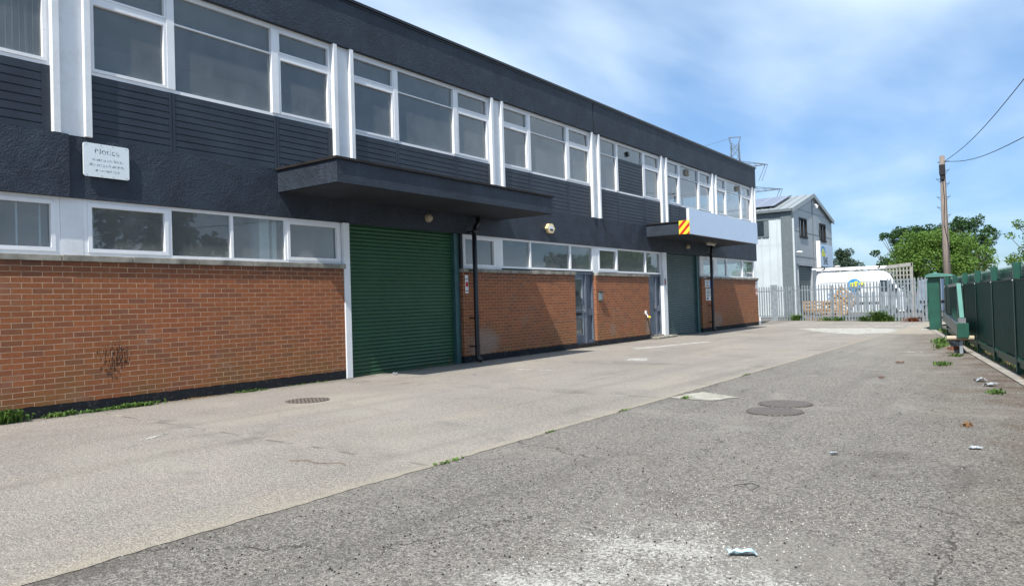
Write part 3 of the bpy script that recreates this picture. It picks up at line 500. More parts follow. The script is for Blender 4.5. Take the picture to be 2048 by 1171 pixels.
# upper windows and louvre panels
def pane(y0, y1, z0, z1, parent, x=-0.045):
    b = MB(); b.box(x - 0.003, x + 0.003, y0, y1, z0, z1); return b.build('window_pane', 'glass', parent)
def sash(b, y0, y1, z0, z1, t=0.045, xf=0.012):
    b.box(-0.05, xf, y0, y0 + t, z0, z1); b.box(-0.05, xf, y1 - t, y1, z0, z1); b.box(-0.05, xf, y0 + t, y1 - t, z0, z0 + t); b.box(-0.05, xf, y0 + t, y1 - t, z1 - t, z1)
ZB, ZT, ZM = 4.745, 6.33, 5.84
for i in range(len(pilc) - 1):
    s = pilc[i] + 0.25; e = pilc[i + 1] - 0.25
    if pilc[i + 1] > 33: e = 33.86
    m1, m2, m3, m4 = s + 1.20, s + 1.34, s + 3.05, s + 3.22      # left light | mullion | middle | mullion | right light
    sc_ = (e - s) / 4.39; m1, m2, m3, m4 = s + 1.16 * sc_, s + 1.28 * sc_, s + 3.06 * sc_, s + 3.20 * sc_
    b = MB()
    b.box(-0.07, 0.0, s, e, ZB, ZB + 0.05); b.box(-0.07, 0.0, s, e, ZT - 0.05, ZT + 0.029)      # sill, head
    b.box(-0.07, -0.0015, s, s + 0.035, ZB + .05, ZT - .05); b.box(-0.07, -0.0015, e - 0.035, e, ZB + .05, ZT - .05)
    for a, c in ((m1, m2), (m3, m4)): b.box(-0.07, 0.02, a, c, ZB + .05, ZT - .05)
    L = (s + 0.035, m1); R = (m4, e - 0.035)
    special = abs(pilc[i] - 19.33) < 0.1
    for q, (a, c) in enumerate((L, R)):
        if special and q == 0: b.box(-0.05, -0.002, a, c, ZM - 0.012, ZM + 0.012); continue
        b.box(-0.06, 0.006, a, c, ZM - 0.03, ZM + 0.03)
        sash(b, a + .002, c - .002, ZB + .052, ZM - .032); sash(b, a + .002, c - .002, ZM + .032, ZT - .052, 0.032)
    if not special: b.box(-0.06, -0.006, m2, m3, ZM - 0.012, ZM + 0.012)
    if pilc[i] > 24 - .5 and pilc[i] < 30:                                # extractor fans in the top lights
        pass
    wf = P('window_frame', b, 'upvc')
    for a, c in (L, (m2, m3), R):
        if special and a == m2: pane(a, c, ZM + .01, ZT - 0.05, wf); continue
        pane(a, c, ZB + 0.05, ZT - 0.05, wf)
    def louvre(y0, y1, z0, z1, x=0.0):
        b = MB(); zz = z0; n = max(1, round((z1 - z0) / 0.108)); st = (z1 - z0) / n
        for j in range(n):
            a = z0 + j * st; b.prism([(x - 0.02, a), (x + 0.008, a), (x + 0.009, a + 0.004), (x + 0.005, a + st - 0.008), (x - 0.010, a + st - 0.007), (x - 0.010, a + st)], 'y', y0, y1)
        b.box(x - 0.03, x - 0.02, y0, y1, z0, z1); return b
    z0 = 3.833 if e < 5 else 3.817
    cs = 0.045
    for ym in ((m1 + m2) / 2, (m3 + m4) / 2): b = MB(); b.prism([(-0.03, ym - cs), (0.014, ym - cs), (0.014, ym - .006), (0.004, ym - .005), (0.004, ym + .005), (0.014, ym + .006), (0.014, ym + cs), (-0.03, ym + cs)], 'z', z0, ZB - 0.002); P('cover_strip', b, 'board')
    b = MB(); b.box(-0.03, 0.014, e - 0.11, e - 0.002, z0, ZB - 0.002); P('cover_strip', b, 'board')
    for a, c in ((s, (m1 + m2) / 2 - cs), ((m1 + m2) / 2 + cs, (m3 + m4) / 2 - cs), ((m3 + m4) / 2 + cs, e - 0.11)): P('louvre_panel', louvre(a, c, z0, ZB - 0.002), 'board')
    if special: P('louvre_panel', louvre(m2, m3, ZB + 0.05, ZM + .01, -0.01), 'board')
    if special:
        b = MB(); n = 20; yv, zv = 21.62, 6.08
        b.tube([(-0.06, yv, zv), (0.02, yv, zv)], 0.085, 20); b.tube([(0.02, yv, zv), (0.03, yv, zv)], 0.055, 20); P('extractor_vent', b, 'black')
    for yv in (26.5, 32.15):
        if s < yv < e:
            b = MB(); b.box(-0.06, 0.035, yv - 0.12, yv + 0.12, 5.98, 6.22); v = P('extractor_fan', b, 'cream', bevel=0.015)
            b = MB(); b.box(0.0352, 0.05, yv - 0.085, yv + 0.085, 6.01, 6.19); b.build('fan_grille', 'black', v)
            b = MB()
            for k in range(5): z = 6.03 + k * 0.034; b.box(0.0502, 0.058, yv - 0.08, yv + 0.08, z, z + 0.012)
            b.build('fan_louvre', 'cream', v)
# lower windows
ZL0, ZL1 = 2.172, 2.968
def lower(y0, y1, lights, zb=ZL0):
    """lights: list of (a, b, casement)"""
    b = MB(); b.box(-0.07, 0.0, y0, y1, zb, zb + 0.05); b.box(-0.07, 0.0, y0, y1, ZL1 - 0.05, ZL1 + 0.0)
    prev = y0
    for a, c, k in lights:
        b.box(-0.07, 0.001, prev, a, zb + .05, ZL1 - .05); prev = c
        if k: sash(b, a, c, zb + 0.05, ZL1 - 0.05, 0.055, 0.012)
    b.box(-0.07, 0.001, prev, y1, zb + .05, ZL1 - .05)
    wf = P('window_frame', b, 'upvc')
    for a, c, k in lights: pane(a, c, zb + 0.05, ZL1 - 0.05, wf)
    return wf
lower(4.80, 9.44, [(4.86, 6.03, 1), (6.09, 7.10, 0), (7.15, 8.17, 0), (8.22, 9.40, 1)])
lower(-0.09, 4.50, [(-0.04, 1.1, 1), (1.16, 2.2, 0), (2.25, 3.28, 0), (3.33, 4.44, 1)])
lower(-4.98, -0.39, [(-4.93, -3.8, 1), (-3.74, -2.7, 0), (-2.64, -1.6, 0), (-1.54, -0.44, 1)])
lower(-9.8, -5.28, [(-9.7, -8.7, 1), (-8.6, -7.6, 0), (-7.5, -6.5, 0), (-6.4, -5.33, 1)])
for a, c in ((4.503, 4.797), (-0.387, -0.093), (-5.277, -4.983), (-9.99, -9.803)):
    b = MB(); b.box(-0.2, 0.004, a, c, 2.172, 2.968); P('white_pier', b, 'white')
b = MB(); b.box(-0.2, 0.075, 9.452, 9.60, 0.0, 2.968); P('door_post', b, 'white', bevel=0.006)
lower(13.04, 14.34, [(13.10, 14.30, 1)]); b = MB(); b.box(-0.2, 0.003, 14.342, 14.56, 2.172, 2.968); P('white_pier', b, 'white')
lower(14.562, 19.12, [(14.62, 15.81, 0), (15.87, 17.80, 0), (17.87, 19.06, 0)], 2.215)
b = MB(); b.box(-0.2, 0.004, 19.122, 19.38, 2.172, 2.968); P('white_pier', b, 'white')
lower(19.382, 23.86, [(19.44, 20.62, 1), (20.68, 22.66, 0), (22.72, 23.82, 0)], 2.20)
b = MB(); b.box(-0.2, 0.075, 23.90, 24.20, 0.07, 2.968); P('door_post', b, 'white', bevel=0.006)
b = MB(); b.box(-0.2, 0.003, 27.62, 27.70, 2.172, 2.968); P('white_pier', b, 'white')
lower(27.70, 29.02, [(27.76, 28.96, 1)]); b = MB(); b.box(-0.2, 0.003, 29.022, 29.22, 2.172, 2.968); P('white_pier', b, 'white')
lower(29.222, 34.05, [(29.28, 30.42, 0), (30.50, 32.42, 0), (32.52, 33.98, 0)])
# end wall glazing (daylight shows through the corner rooms)
for z0, z1 in ((2.18, 2.968), (4.75, 6.34)):
    b = MB(); yy0, yy1 = Y1B - 0.12, Y1B - 0.04
    b.box(-5.0, -0.32, yy0, yy1, z0, z0 + 0.06); b.box(-5.0, -0.32, yy0, yy1, z1 - 0.06, z1)
    for x in (-5.0, -3.5, -1.9, -0.40): b.box(x, x + 0.07, yy0, yy1, z0 + .06, z1 - .06)
    f = P('window_frame', b, 'upvc')
    for x0, x1 in ((-4.93, -3.5), (-3.43, -1.9), (-1.83, -0.4)): b = MB(); b.box(x0, x1, Y1B - 0.083, Y1B - 0.077, z0 + .06, z1 - .06); b.build('window_pane', 'glass', f)
b = MB(); b.box(BD, -5.0, Y1B - 0.2, Y1B, 2.18, 2.968); b.box(BD, -5.0, Y1B - 0.2, Y1B, 3.82, 6.358); b.box(-5.0, -0.301, Y1B - 0.2, Y1B, 3.82, 4.745); P('end_wall', b, 'slate')
b = MB(); b.box(-0.31, -0.07, 34.07, 34.25, 2.172, 2.968); P('white_pier', b, 'white')
# rest of the shell and the rooms
b = MB(); b.box(BD, BD + 0.3, Y0B, Y1B - 0.26, 0, 7.19); b.box(BD + .3, -0.26, Y0B, Y0B + 0.3, 0, 7.19); P('rear_wall', b, 'brick')
b = MB(); b.box(-5.4, -0.26, Y0B + .3, Y1B - 0.26, 3.25, 3.55); P('floor_slab', b, 'carpet')
b = MB(); b.box(-5.4, -0.26, Y0B + .3, Y1B - 0.26, 3.22, 3.248); b.box(-5.4, -0.26, Y0B + .3, Y1B - 0.26, 6.42, 6.5)
b.box(-3.6, -3.5, Y0B + .3, Y1B - 5.0, 0, 6.5)
for yc in (-5.12, 4.66, 14.44, 19.33, 24.22): b.box(-5.4, -0.26 if yc != 14.44 else -0.3, yc - 0.05, yc + 0.05, 3.551, 6.42)
for yc in (-5.12, 4.66, 9.53, 12.97, 19.2, 23.95, 27.55): b.box(-5.4, -0.25, yc - 0.05, yc + 0.05, 0, 3.2)
P('interior_wall', b, 'inside')
b = MB(); b.box(-5.4, -0.26, Y0B + .3, Y1B - 0.26, -0.02, 0.02); P('ground_floor', b, 'carpet')
# vertical blinds, first floor far left bay
b = MB(); y = 2.0
while y < 4.3: a = random.uniform(0.2, 0.7); b.bar((-0.22, y, 4.78), (-0.22, y, 6.3), 0.085, 0.006, up=(math.sin(a), math.cos(a), 0)); y += 0.082
P('blind', b, 'blind')
for y in [0.1 + 0.28 * k for k in range(16)]: b = MB(); b.tube([(-0.13, y, 2.2), (-0.13, y, 2.95)], 0.014, 8); P('security_bar', b, 'white')
b = MB(); b.box(-0.34, -0.2, 4.86, 5.03, 4.8, 6.3); P('curtain', b, 'blind')
b = MB(); b.box(-0.30, -0.12, 4.87, 4.99, 2.25, 2.9); P('window_reveal', b, 'inside')
for (ya, yb) in ((7.75, 7.95), (8.02, 8.1)): b = MB(); b.box(-0.40, -0.15, ya, yb, 2.18, 2.95); P('curtain', b, 'inside')
# canopies
b = MB(); b.box(0.051, 1.59, 8.01, 14.49, 3.392, 3.775); c1 = P('canopy', b, 'slate', bevel=0.006)
b = MB(); b.box(0.052, 1.63, 7.975, 14.525, 3.776, 3.815); b.build('canopy_trim', 'bitumen', c1)
b = MB(); b.box(0.08, 1.56, 8.04, 14.46, 3.386, 3.391); b.build('soffit', 'slate_smooth', c1)
b = MB(); b.box(0.051, 1.50, 22.69, 29.60, 3.432, 3.83); c2 = P('canopy', b, 'slate', bevel=0.006)
b = MB(); b.box(0.052, 1.38, 22.65, 29.62, 3.831, 3.865); b.build('canopy_trim', 'bitumen', c2)
b = MB(); b.box(0.08, 1.48, 22.72, 29.58, 3.426, 3.431); b.build('soffit', 'slate_smooth', c2)
b = MB(); b.box(1.502, 1.59, 22.70, 29.64, 3.428, 4.255); b.build('parapet_board', 'paleblue', c2)
b = MB(); b.box(1.50, 1.592, 22.665, 22.699, 3.87, 4.255); b.build('parapet_edge', 'white', c2)
# roller shutters
def shutter(y0, y1, z1, mat, name='roller_shutter'):
    b = MB(); z = 0.05; prof = []
    pitch = 0.0765
    while z < z1:
        prof += [(-0.085, z), (-0.062, z + 0.010), (-0.052, z + 0.032), (-0.060, z + 0.054), (-0.083, z + 0.066)]; z += pitch
    n = len(prof); b.v = [(x, y0, z) for x, z in prof] + [(x, y1, z) for x, z in prof]; b.f = [(i, i + 1, n + i + 1, n + i) for i in range(n - 1)]
    s_ = P(name, b, mat, recalc=False)
    b = MB(); b.box(-0.10, -0.045, y0, y1, 0.004, 0.05); b.build('bottom_rail', mat, s_); return s_
shutter(9.605, 12.74, 2.96, 'green'); shutter(24.205, 27.08, 2.96, 'teal')
for a, c in ((12.742, 12.96), (27.085, 27.45)):
    b = MB(); b.box(-0.2, 0.02, a, a + 0.09, 0, 2.965); b.box(-0.2, -0.03, a + 0.09, c, 0, 2.965); P('shutter_guide', b, 'guide')
b = MB(); b.box(-0.2, -0.11, 9.6, 13.04, 2.9, 2.969); b.box(-0.2, 0.03, 12.963, 13.038, 2.173, 2.965); P('lintel', b, 'slate_smooth')
b = MB(); b.box(-0.2, 0.02, 27.452, 27.618, 2.173, 2.965); P('white_pier', b, 'white')
# drainpipes
def pipe(x, y, ztop, nm):
    b = MB(); r = 0.056
    b.tube([(x - 0.05, y + 0.22, ztop), (x - 0.05, y + 0.22, ztop - 0.1), (x - 0.04, y + 0.19, ztop - 0.17), (x, y + 0.05, ztop - 0.27), (x, y, ztop - 0.36), (x, y, 0.14), (x + 0.02, y, 0.085), (x + 0.10, y - 0.02, 0.06)], r, 14)
    p = P('drainpipe', b, 'black', smooth=True)
    b = MB()
    for z in (0.35, 1.0, 2.1, ztop - 0.40): b.tube([(x, y, z), (x, y, z + 0.05)], r + 0.008, 14); b.box(0.05, x - 0.03, y - 0.02, y + 0.02, z + 0.01, z + 0.04)
    b.build('pipe_bracket', 'black', p); b = MB(); b.tube([(x - 0.05, y + 0.22, ztop), (x - 0.05, y + 0.22, ztop - 0.012)], 0.12, 16); b.build('pipe_collar', 'slate_smooth', p)
pipe(0.25, 13.20, 3.385, 0); pipe(0.22, 28.10, 3.425, 0)
# doors
def door(y0, y1, flat_leaf=False):
    x = -0.10
    b = MB(); b.box(x - 0.05, x + 0.05, y0 + 0.002, y0 + 0.05, 0.117, 2.19); b.box(x - 0.05, x + 0.05, y1 - 0.05, y1 - 0.002, 0.117, 2.19); b.box(x - 0.05, x + 0.05, y0 + .05, y1 - .05, 2.12, 2.19)
    ym = y0 + 0.70; b.box(x - 0.05, x + 0.07, ym, ym + 0.065, 0.117, 2.12); b.box(x - .05, x + .045, ym + .065, y1 - .05, 0.117, 0.20); b.box(x - .05, x + .03, ym + .065, y1 - .05, 0.92, 1.12)
    b.box(x - 0.04, x - 0.02, ym + .065, y1 - .05, 0.2, 0.92); b.box(x - 0.04, x - 0.02, ym + .065, y1 - .05, 1.12, 2.12)
    P('door_frame', b, 'door')
    a, c = y0 + 0.052, ym - 0.003; b = MB()
    if flat_leaf:
        b.box(x - 0.03, x + 0.03, a, c, 0.12, 2.115); lf = P('door', b, 'door', bevel=0.003); b = MB()
        b.box(x + .0302, x + .035, c - .12, c - .03, 0.93, 1.15); b.build('lock_plate', 'black', lf)
    else:
        t = 0.10
        b.box(x - .03, x + .03, a, a + t, .12, 2.115); b.box(x - .03, x + .03, c - t, c, .12, 2.115)
        for z0, z1 in ((0.12, 0.36), (0.88, 1.08), (2.0, 2.115)): b.box(x - .03, x + .028, a + t, c - t, z0, z1)
        lf = P('door', b, 'door')
        for z0, z1 in ((0.36, 0.88), (1.08, 2.0)):
            b = MB(); b.box(x - .004, x + .004, a + t, c - t, z0, z1); b.build('door_pane', 'glass', lf)
            b = MB()
            for q in ((a + t, a + t + .018, z0, z1), (c - t - .018, c - t, z0, z1)): b.box(x + .0, x + .036, *q)
            b.box(x, x + .036, a + t + .018, c - t - .018, z0, z0 + .018); b.box(x, x + .036, a + t + .018, c - t - .018, z1 - .018, z1); b.build('glazing_bead', 'galv', lf)
        b = MB(); b.box(x + .0282, x + .04, a + t + .06, c - t - .06, .94, 1.01); b.build('letter_plate', 'bitumen', lf)
    b = MB(); b.box(x + .031, x + .045, c - .075, c - .03, 1.0, 1.22); b.tube([(x + .04, c - .055, 1.08), (x + .085, c - .055, 1.08), (x + .085, c - .16, 1.08)], .011, 8); b.build('handle', 'metal', lf)
    return lf
d1 = door(17.95, 19.16); d2 = door(22.75, 23.9, True)
b = MB(); b.box(-0.055, -0.05, 0, 0.001, 0, 0.001)
b = MB(); b.box(-0.095, -0.09, 18.22, 18.36, 1.50, 1.63); b.build('door_number', 'ink', d1)
# ------------------------------------------------------------------ things fixed on the walls
t = root('notice_sign', (0.06, 5.1, 3.28), 'faded white notice with rounded corners screwed to the slate band at the far left', 'sign')
b = MB(); rr = 0.03; y0, y1, z0, z1 = 4.78, 5.41, 3.285, 3.755; prof = []
for cy_, cz_, a0 in ((y1 - rr, z1 - rr, 0), (y0 + rr, z1 - rr, 90), (y0 + rr, z0 + rr, 180), (y1 - rr, z0 + rr, 270)):
    for k in range(5): a = math.radians(a0 + k * 22.5); prof.append((cy_ + rr * math.cos(a), cz_ + rr * math.sin(a)))
b.prism(prof, 'x', 0.075, 0.095); b.build('sign_plate', 'signwhite', t)
b = MB(); b.box(0.0505, 0.075, 4.86, 4.89, 3.3, 3.74); b.box(0.0505, 0.075, 5.30, 5.33, 3.3, 3.74); b.build('sign_batten', 'bitumen', t)
for txt, z, s_ in (('Notice', 3.615, 0.125), ('contents are left in', 3.515, 0.058), ('this car park entirely', 3.44, 0.058), ('at owners risk', 3.365, 0.058)):
    text_mesh(txt, s_, 'sign_lettering', 'faded', t, (0.0955, 5.10, z), (0, 1, 0), (0, 0, 1), 0.0006)
b = MB()
for y in (4.82, 5.02, 5.18, 5.37):
    for z in (3.31, 3.735): b.tube([(0.095, y, z), (0.098, y, z)], 0.007, 8)
b.build('screw', 'metal', t)
# hazard board on canopy side
t = root('hazard_board', (1.45, 22.66, 3.43), 'square red and yellow chevron board on the corner of the far canopy', 'sign')
b = MB(); b.box(1.235, 1.598, 22.648, 22.66, 3.425, 3.868); b.build('board', 'yellow', t)
def clip_poly(pts, x0, x1, z0, z1):
    def cl(ps, f, inter):
        out = []
        for i in range(len(ps)):
            a, c = ps[i], ps[(i + 1) % len(ps)]
            if f(a): out.append(a)
            if f(a) != f(c): out.append(inter(a, c))
        return out
    def ix(v, k): return lambda a, c: tuple(a[j] + (c[j] - a[j]) * (v - a[k]) / (c[k] - a[k]) for j in range(2))
    for k, v, s_ in ((0, x0, 1), (0, x1, -1), (1, z0, 1), (1, z1, -1)):
        pts = cl(pts, lambda p: (p[k] - v) * s_ >= 0, ix(v, k))
        if not pts: return []
    return pts
b = MB(); s0 = 0.42
for k in range(-3, 4):
    o_ = 1.235 + k * 0.26; q = clip_poly([(o_, 3.425), (o_ + 0.115, 3.425), (o_ + 0.115 + s0, 3.868), (o_ + s0, 3.868)], 1.24, 1.594, 3.43, 3.864)
    if len(q) > 2: b.prism(q, 'y', 22.644, 22.6478)
b.build('chevron', 'red', t)
# bulkhead lamps
def lamp(y, z, label, x=0.05):
    t = root('bulkhead_lamp', (x, y, z - 0.1), label, 'lamp', 'bulkhead lamps under the canopies')
    b = MB(); b.tube([(x + .001, y, z), (x + 0.03, y, z)], 0.095, 20); b.build('lamp_base', 'cream', t)
    b = MB(); rs = [0.085, 0.085, 0.07, 0.045, 0.012]; xs = [0.03, 0.055, 0.085, 0.10, 0.11]
    b.tube([(x + q, y, z) for q in xs], 0.1, 20, rs=rs); b.build('lamp_cover', 'cream', t, smooth=True)
lamp(11.86, 3.24, 'dim round cream lamp under the near canopy above the green shutter'); lamp(26.15, 3.27, 'round cream lamp under the far canopy above the grey-green shutter')
t = root('tube_light', (0.9, 26.9, 3.35), 'long cream tube light fixed under the far canopy', 'lamp'); b = MB(); b.box(0.55, 0.63, 26.7, 27.6, 3.37, 3.425); b.build('tray', 'cream', t); b = MB(); b.tube([(0.59, 26.75, 3.35), (0.59, 27.55, 3.35)], 0.02, 10); b.build('tube', 'paper', t)
# alarm box
t = root('alarm_box', (0.05, 16.66, 3.15), 'cream hexagonal alarm box on the slate band between the canopies', 'alarm'); yy, zz = 16.66, 3.32
hexp = [(yy + 0.20 * math.cos(math.radians(k)), zz + 0.145 * math.sin(math.radians(k))) for k in (0, 60, 120, 180, 240, 300)]
b = MB(); b.prism(hexp, 'x', 0.051, 0.14); b.build('housing', 'yellowbox', t, bevel=0.01)
b = MB(); b.prism([(yy + (p[0] - yy) * .62, zz + (p[1] - zz) * .62) for p in hexp], 'x', 0.1405, 0.145); b.build('front_label', 'paper', t); b = MB(); b.box(0.1452, 0.148, yy - 0.07, yy + 0.07, zz - 0.06, zz - 0.01); b.build('lens', 'ink', t)
# intercom
t = root('intercom', (0.05, 19.33, 1.32), 'small hooded grey door intercom on the brick beside the first door', 'intercom'); b = MB(); b.box(0.051, 0.12, 19.26, 19.42, 1.34, 1.60); b.build('housing', 'clad_dk', t, bevel=0.01)
b = MB(); b.box(0.1202, 0.132, 19.29, 19.40, 1.37, 1.57); b.build('panel', 'galv', t); b = MB()
for k in range(4): b.tube([(0.1325, 19.345, 1.4 + k * .035), (0.138, 19.345, 1.4 + k * .035)], 0.01, 8)
b.build('button', 'ink', t); b = MB(); b.prism([(0.0515, 1.605), (0.17, 1.59), (0.17, 1.605), (0.0515, 1.63)], 'y', 19.25, 19.43); b.build('hood', 'ink', t)
# tap with valve
t = root('outside_tap', (0.06, 22.45, 0.7), 'outside tap with yellow handle and hanging black hose by the second door', 'tap')
b = MB(); b.tube([(0.05, 22.42, 0.84), (0.10, 22.42, 0.84), (0.13, 22.42, 0.80), (0.13, 22.42, 0.74)], 0.018, 10); b.box(0.051, 0.09, 22.38, 22.46, 0.86, 0.97); b.build('tap_body', 'paper', t)
b = MB(); b.tube([(0.10, 22.50, 0.76), (0.14, 22.58, 0.74)], 0.035, 10); b.build('tap_handle', 'yellow', t)
b = MB(); b.tube([(0.13, 22.42, 0.74), (0.12, 22.47, 0.62), (0.11, 22.58, 0.42), (0.10, 22.66, 0.2), (0.11, 22.67, 0.12)], 0.012, 8); b.build('hose', 'black', t)
# small signs
def wall_sign(y0, y1, z0, z1, base, label, bits, x=0.051, nm='wall_sign'):
    t = root(nm, (x, (y0 + y1) / 2, z0), label, 'sign'); b = MB(); b.box(x, x + 0.006, y0, y1, z0, z1); b.build('sign_plate', base, t)
    for a0, a1, c0, c1, mt in bits:
        W_, H_ = y1 - y0, z1 - z0; b = MB(); b.box(x + .0062, x + .008, y0 + a0 * W_, y0 + a1 * W_, z0 + c0 * H_, z0 + c1 * H_); b.build('sign_print', mt, t)
    return t
def lines(z0, z1, n, w0=.1, w1=.9, mt='ink'):
    return [(w0, w1 - 0.25 * ((k * 7) % 3) / 3, z0 + (z1 - z0) * (k + .25) / n, z0 + (z1 - z0) * (k + .6) / n, mt) for k in range(n)]
wall_sign(27.80, 28.28, 1.74, 2.04, 'paper', 'white parking sign half hidden by the far drainpipe', lines(.1, .9, 4))
wall_sign(28.29, 28.70, 1.72, 2.02, 'blue', 'blue and white camera notice beside the far drainpipe', [(.45, .95, .05, .62, 'paper'), (.5, .9, .2, .5, 'skyblue')])
wall_sign(27.85, 28.66, 1.23, 1.69, 'paper', 'larger white text notice below the blue notice', lines(.35, .92, 5, .08, .92) + [(.1, .3, .1, .25, 'ink'), (.6, .8, .1, .25, 'ink')])
wall_sign(34.02, 34.30, 1.68, 2.02, 'paper', 'narrow white sign at the far corner of the brick wall', lines(.1, .9, 5, .1, .9, 'clad_dk'))
wall_sign(34.04, 34.30, 1.38, 1.62, 'paper', 'small red and white sign below the narrow corner sign', [(0.05, .95, .05, .3, 'red'), (0.05, .95, .62, .92, 'red')])
wall_sign(13.06, 13.17, 1.60, 2.02, 'paper', 'thin strip of red and white safety stickers behind the near drainpipe', [(.1, .9, .36, .62, 'red'), (.1, .9, .75, .8, 'ink'), (.1, .9, .1, .15, 'ink')], 0.051)
wall_sign(23.96, 24.08, 1.82, 2.05, 'clad_dk', 'tiny dark and red sticker on the white post beside the second shutter', [(.15, .85, .2, .6, 'red')], 0.076)
# small bollard/cap at end of wall
t = root('gas_riser', (0.1, 34.3, 0), 'short white and grey riser pipe at the far foot of the brick wall', 'pipe'); b = MB(); b.tube([(0.14, 34.2, 0), (0.14, 34.2, 0.2)], 0.06, 12); b.build('base', 'galv', t); b = MB(); b.tube([(0.14, 34.2, 0.2), (0.14, 34.2, 0.38)], 0.035, 12); b.build('cap', 'paper', t)
# ================================================================== GREEN FENCE, GATE
fr = root('steel_fence', (kline(10), 10, 0), 'long dark green steel fence with close vertical pales at the right', 'fence')
fd = Vector((-0.177, 1, 0)).normalized(); fn = Vector((-1, -0.177, 0)).normalized()
def fp(Y, off=0.0, z=0.0): return Vector((kline(Y), Y, z)) + fn * off
postY = [13.87 + 2.255 * k for k in range(-10, 6)]
for Y in postY:
    b = MB(); p = fp(Y, 0.06); 
    for o_, wd, th in ((0.05, 0.085, 0.009), (-0.05, 0.085, 0.009)): b.bar(p + fn * o_ + Vector((0, 0, -0.05)), p + fn * o_ + Vector((0, 0, 1.73)), wd, th, up=tuple(fn))
    b.bar(p + Vector((0, 0, -0.05)), p + Vector((0, 0, 1.73)), 0.008, 0.09, up=tuple(fn)); b.build('fence_post', 'fgreen', fr)
    if Y > 8:
        for z in (0.25, 1.45): b = MB(); b.tube([tuple(p + fn * .055 + Vector((0, 0, z))), tuple(p + fn * .07 + Vector((0, 0, z)))], .014, 8); b.build('bolt', 'galv', fr)
for i in range(len(postY) - 1):
    a, c = postY[i], postY[i + 1]; b = MB(); n = 22
    for k in range(n):
        Y = a + (c - a) * (k + 0.5) / n; p = fp(Y, -0.03); h = 1.665 + random.uniform(-.004, .004)
        b.bar(p + Vector((0, 0, 0.13)), p + Vector((0, 0, h)), 0.062, 0.014, up=tuple(fn)); 
        q = len(b.v); t1 = p + Vector((0, 0, h)); d = fd * 0.031; e = fn * 0.007
        b.v += [tuple(t1 - d - e), tuple(t1 + d - e), tuple(t1 + d + e), tuple(t1 - d + e), tuple(t1 + Vector((0, 0, 0.045)))]; b.f += [(q, q + 1, q + 4), (q + 1, q + 2, q + 4), (q + 2, q + 3, q + 4), (q + 3, q, q + 4)]
    b.build('pale_panel', 'fgreen', fr)
    b = MB(); zr = 1.49
    b.bar(fp(a, 0.0, zr), fp(c, 0.0, zr), 0.045, 0.045); b.build('rail', 'fgreen', fr); b = MB(); b.bar(fp(a + .01, 0.09, 0.215), fp(c - .01, 0.09, 0.215), 0.035, 0.05); b.bar(fp(a + .01, 0.07, 0.15), fp(c - .01, 0.07, 0.15), 0.03, 0.09); b.build('rail', 'fgreen', fr)
    b = MB(); m_ = 26  # folded dark sheet, added to give the fence below the rail its shade
    q = len(b.v)
    for k in range(m_ + 1):
        Y = a + 0.006 + (c - a - 0.012) * k / m_; off = 0.090 + (0.010 if k % 2 else 0.0)
        sag = 0.012 * math.sin(k * 0.7 + i)
        b.v += [tuple(fp(Y, off, 0.265)), tuple(fp(Y, off, 1.462 + sag))]
    for k in range(m_): b.f.append((q + 2 * k, q + 2 * k + 2, q + 2 * k + 3, q + 2 * k + 1))
    [b.f.append((q + 2 * k, q + 2 * k + 2, q + 2 * k + 3, q + 2 * k + 1)) for k in ()]; b.build('shade_sheet', 'shadegreen', fr, recalc=False)
    b = MB(); pts = [fp(a + (c - a) * k / 10, 0.105, 1.475 - 0.02 * math.sin(PI * k / 10) + random.uniform(-.004, .004)) for k in range(11)]; b.tube(pts, 0.009, 6); b.build('tension_wire', 'cable', fr)
# gate housing post
t = root('gate_post', (7.75, 29.0, 0), 'wide square green gate post with a pale green cap', 'gate post')
b = MB(); b.box(7.60, 7.93, 28.75, 29.25, 0, 1.80); b.build('post', 'fgreen', t, bevel=0.012)
b = MB(); b.box(7.53, 8.35, 28.6, 29.35, 1.80, 1.87); b.prism([(7.53, 1.87), (8.35, 1.87), (7.93, 1.93), (7.70, 1.93)], 'y', 28.6, 29.35); b.tube([(7.80, 29, 1.93), (7.80, 29, 1.98)], 0.06, 12); b.build('cap', 'fgreenlight', t, bevel=0.01)
b = MB(); b.box(8.10, 8.25, 28.85, 29.1, 0, 1.80); b.build('guide_post', 'fgreen', t)
# cantilever sliding gate, open along the fence
def gp(Y, z): return Vector((9.44 - 0.124 * (Y - 17.85), Y, z))
t = root('sliding_gate', (fp(23, .45).x, 23, 0), 'open green sliding gate with an aluminium lower beam standing along the fence', 'gate')
b = MB(); b.bar(gp(17.85, .49), gp(27.9, .49), 0.20, 0.29); b.build('lower_beam', 'alu', t, bevel=0.015)
b = MB(); b.bar(gp(17.82, .49), gp(17.848, .49), 0.215, 0.30); b.build('beam_end_cap', 'fgreen', t, bevel=0.005)
b = MB(); b.bar(gp(18.95, 1.455), gp(27.9, 1.455), 0.07, 0.07); b.bar(gp(18.95, .635), gp(18.95, 1.42), 0.07, 0.09, up=tuple(fd)); b.build('gate_frame', 'alu', t)
b = MB(); b.bar(gp(18.95, 1.44), gp(18.12, .72), 0.08, 0.09); b.build('diagonal_brace', 'fgreenlight', t)
Y = 19.6
while Y < 27.8: b = MB(); b.bar(gp(Y, .635), gp(Y, 1.42), 0.04, 0.04, up=tuple(fd)); b.build('infill_bar', 'fgreen', t); Y += 0.55
b = MB(); b.bar(gp(18.12, .64), gp(18.12, .74), 0.13, 0.15, up=tuple(fd)); b.build('brace_bracket', 'metal', t)
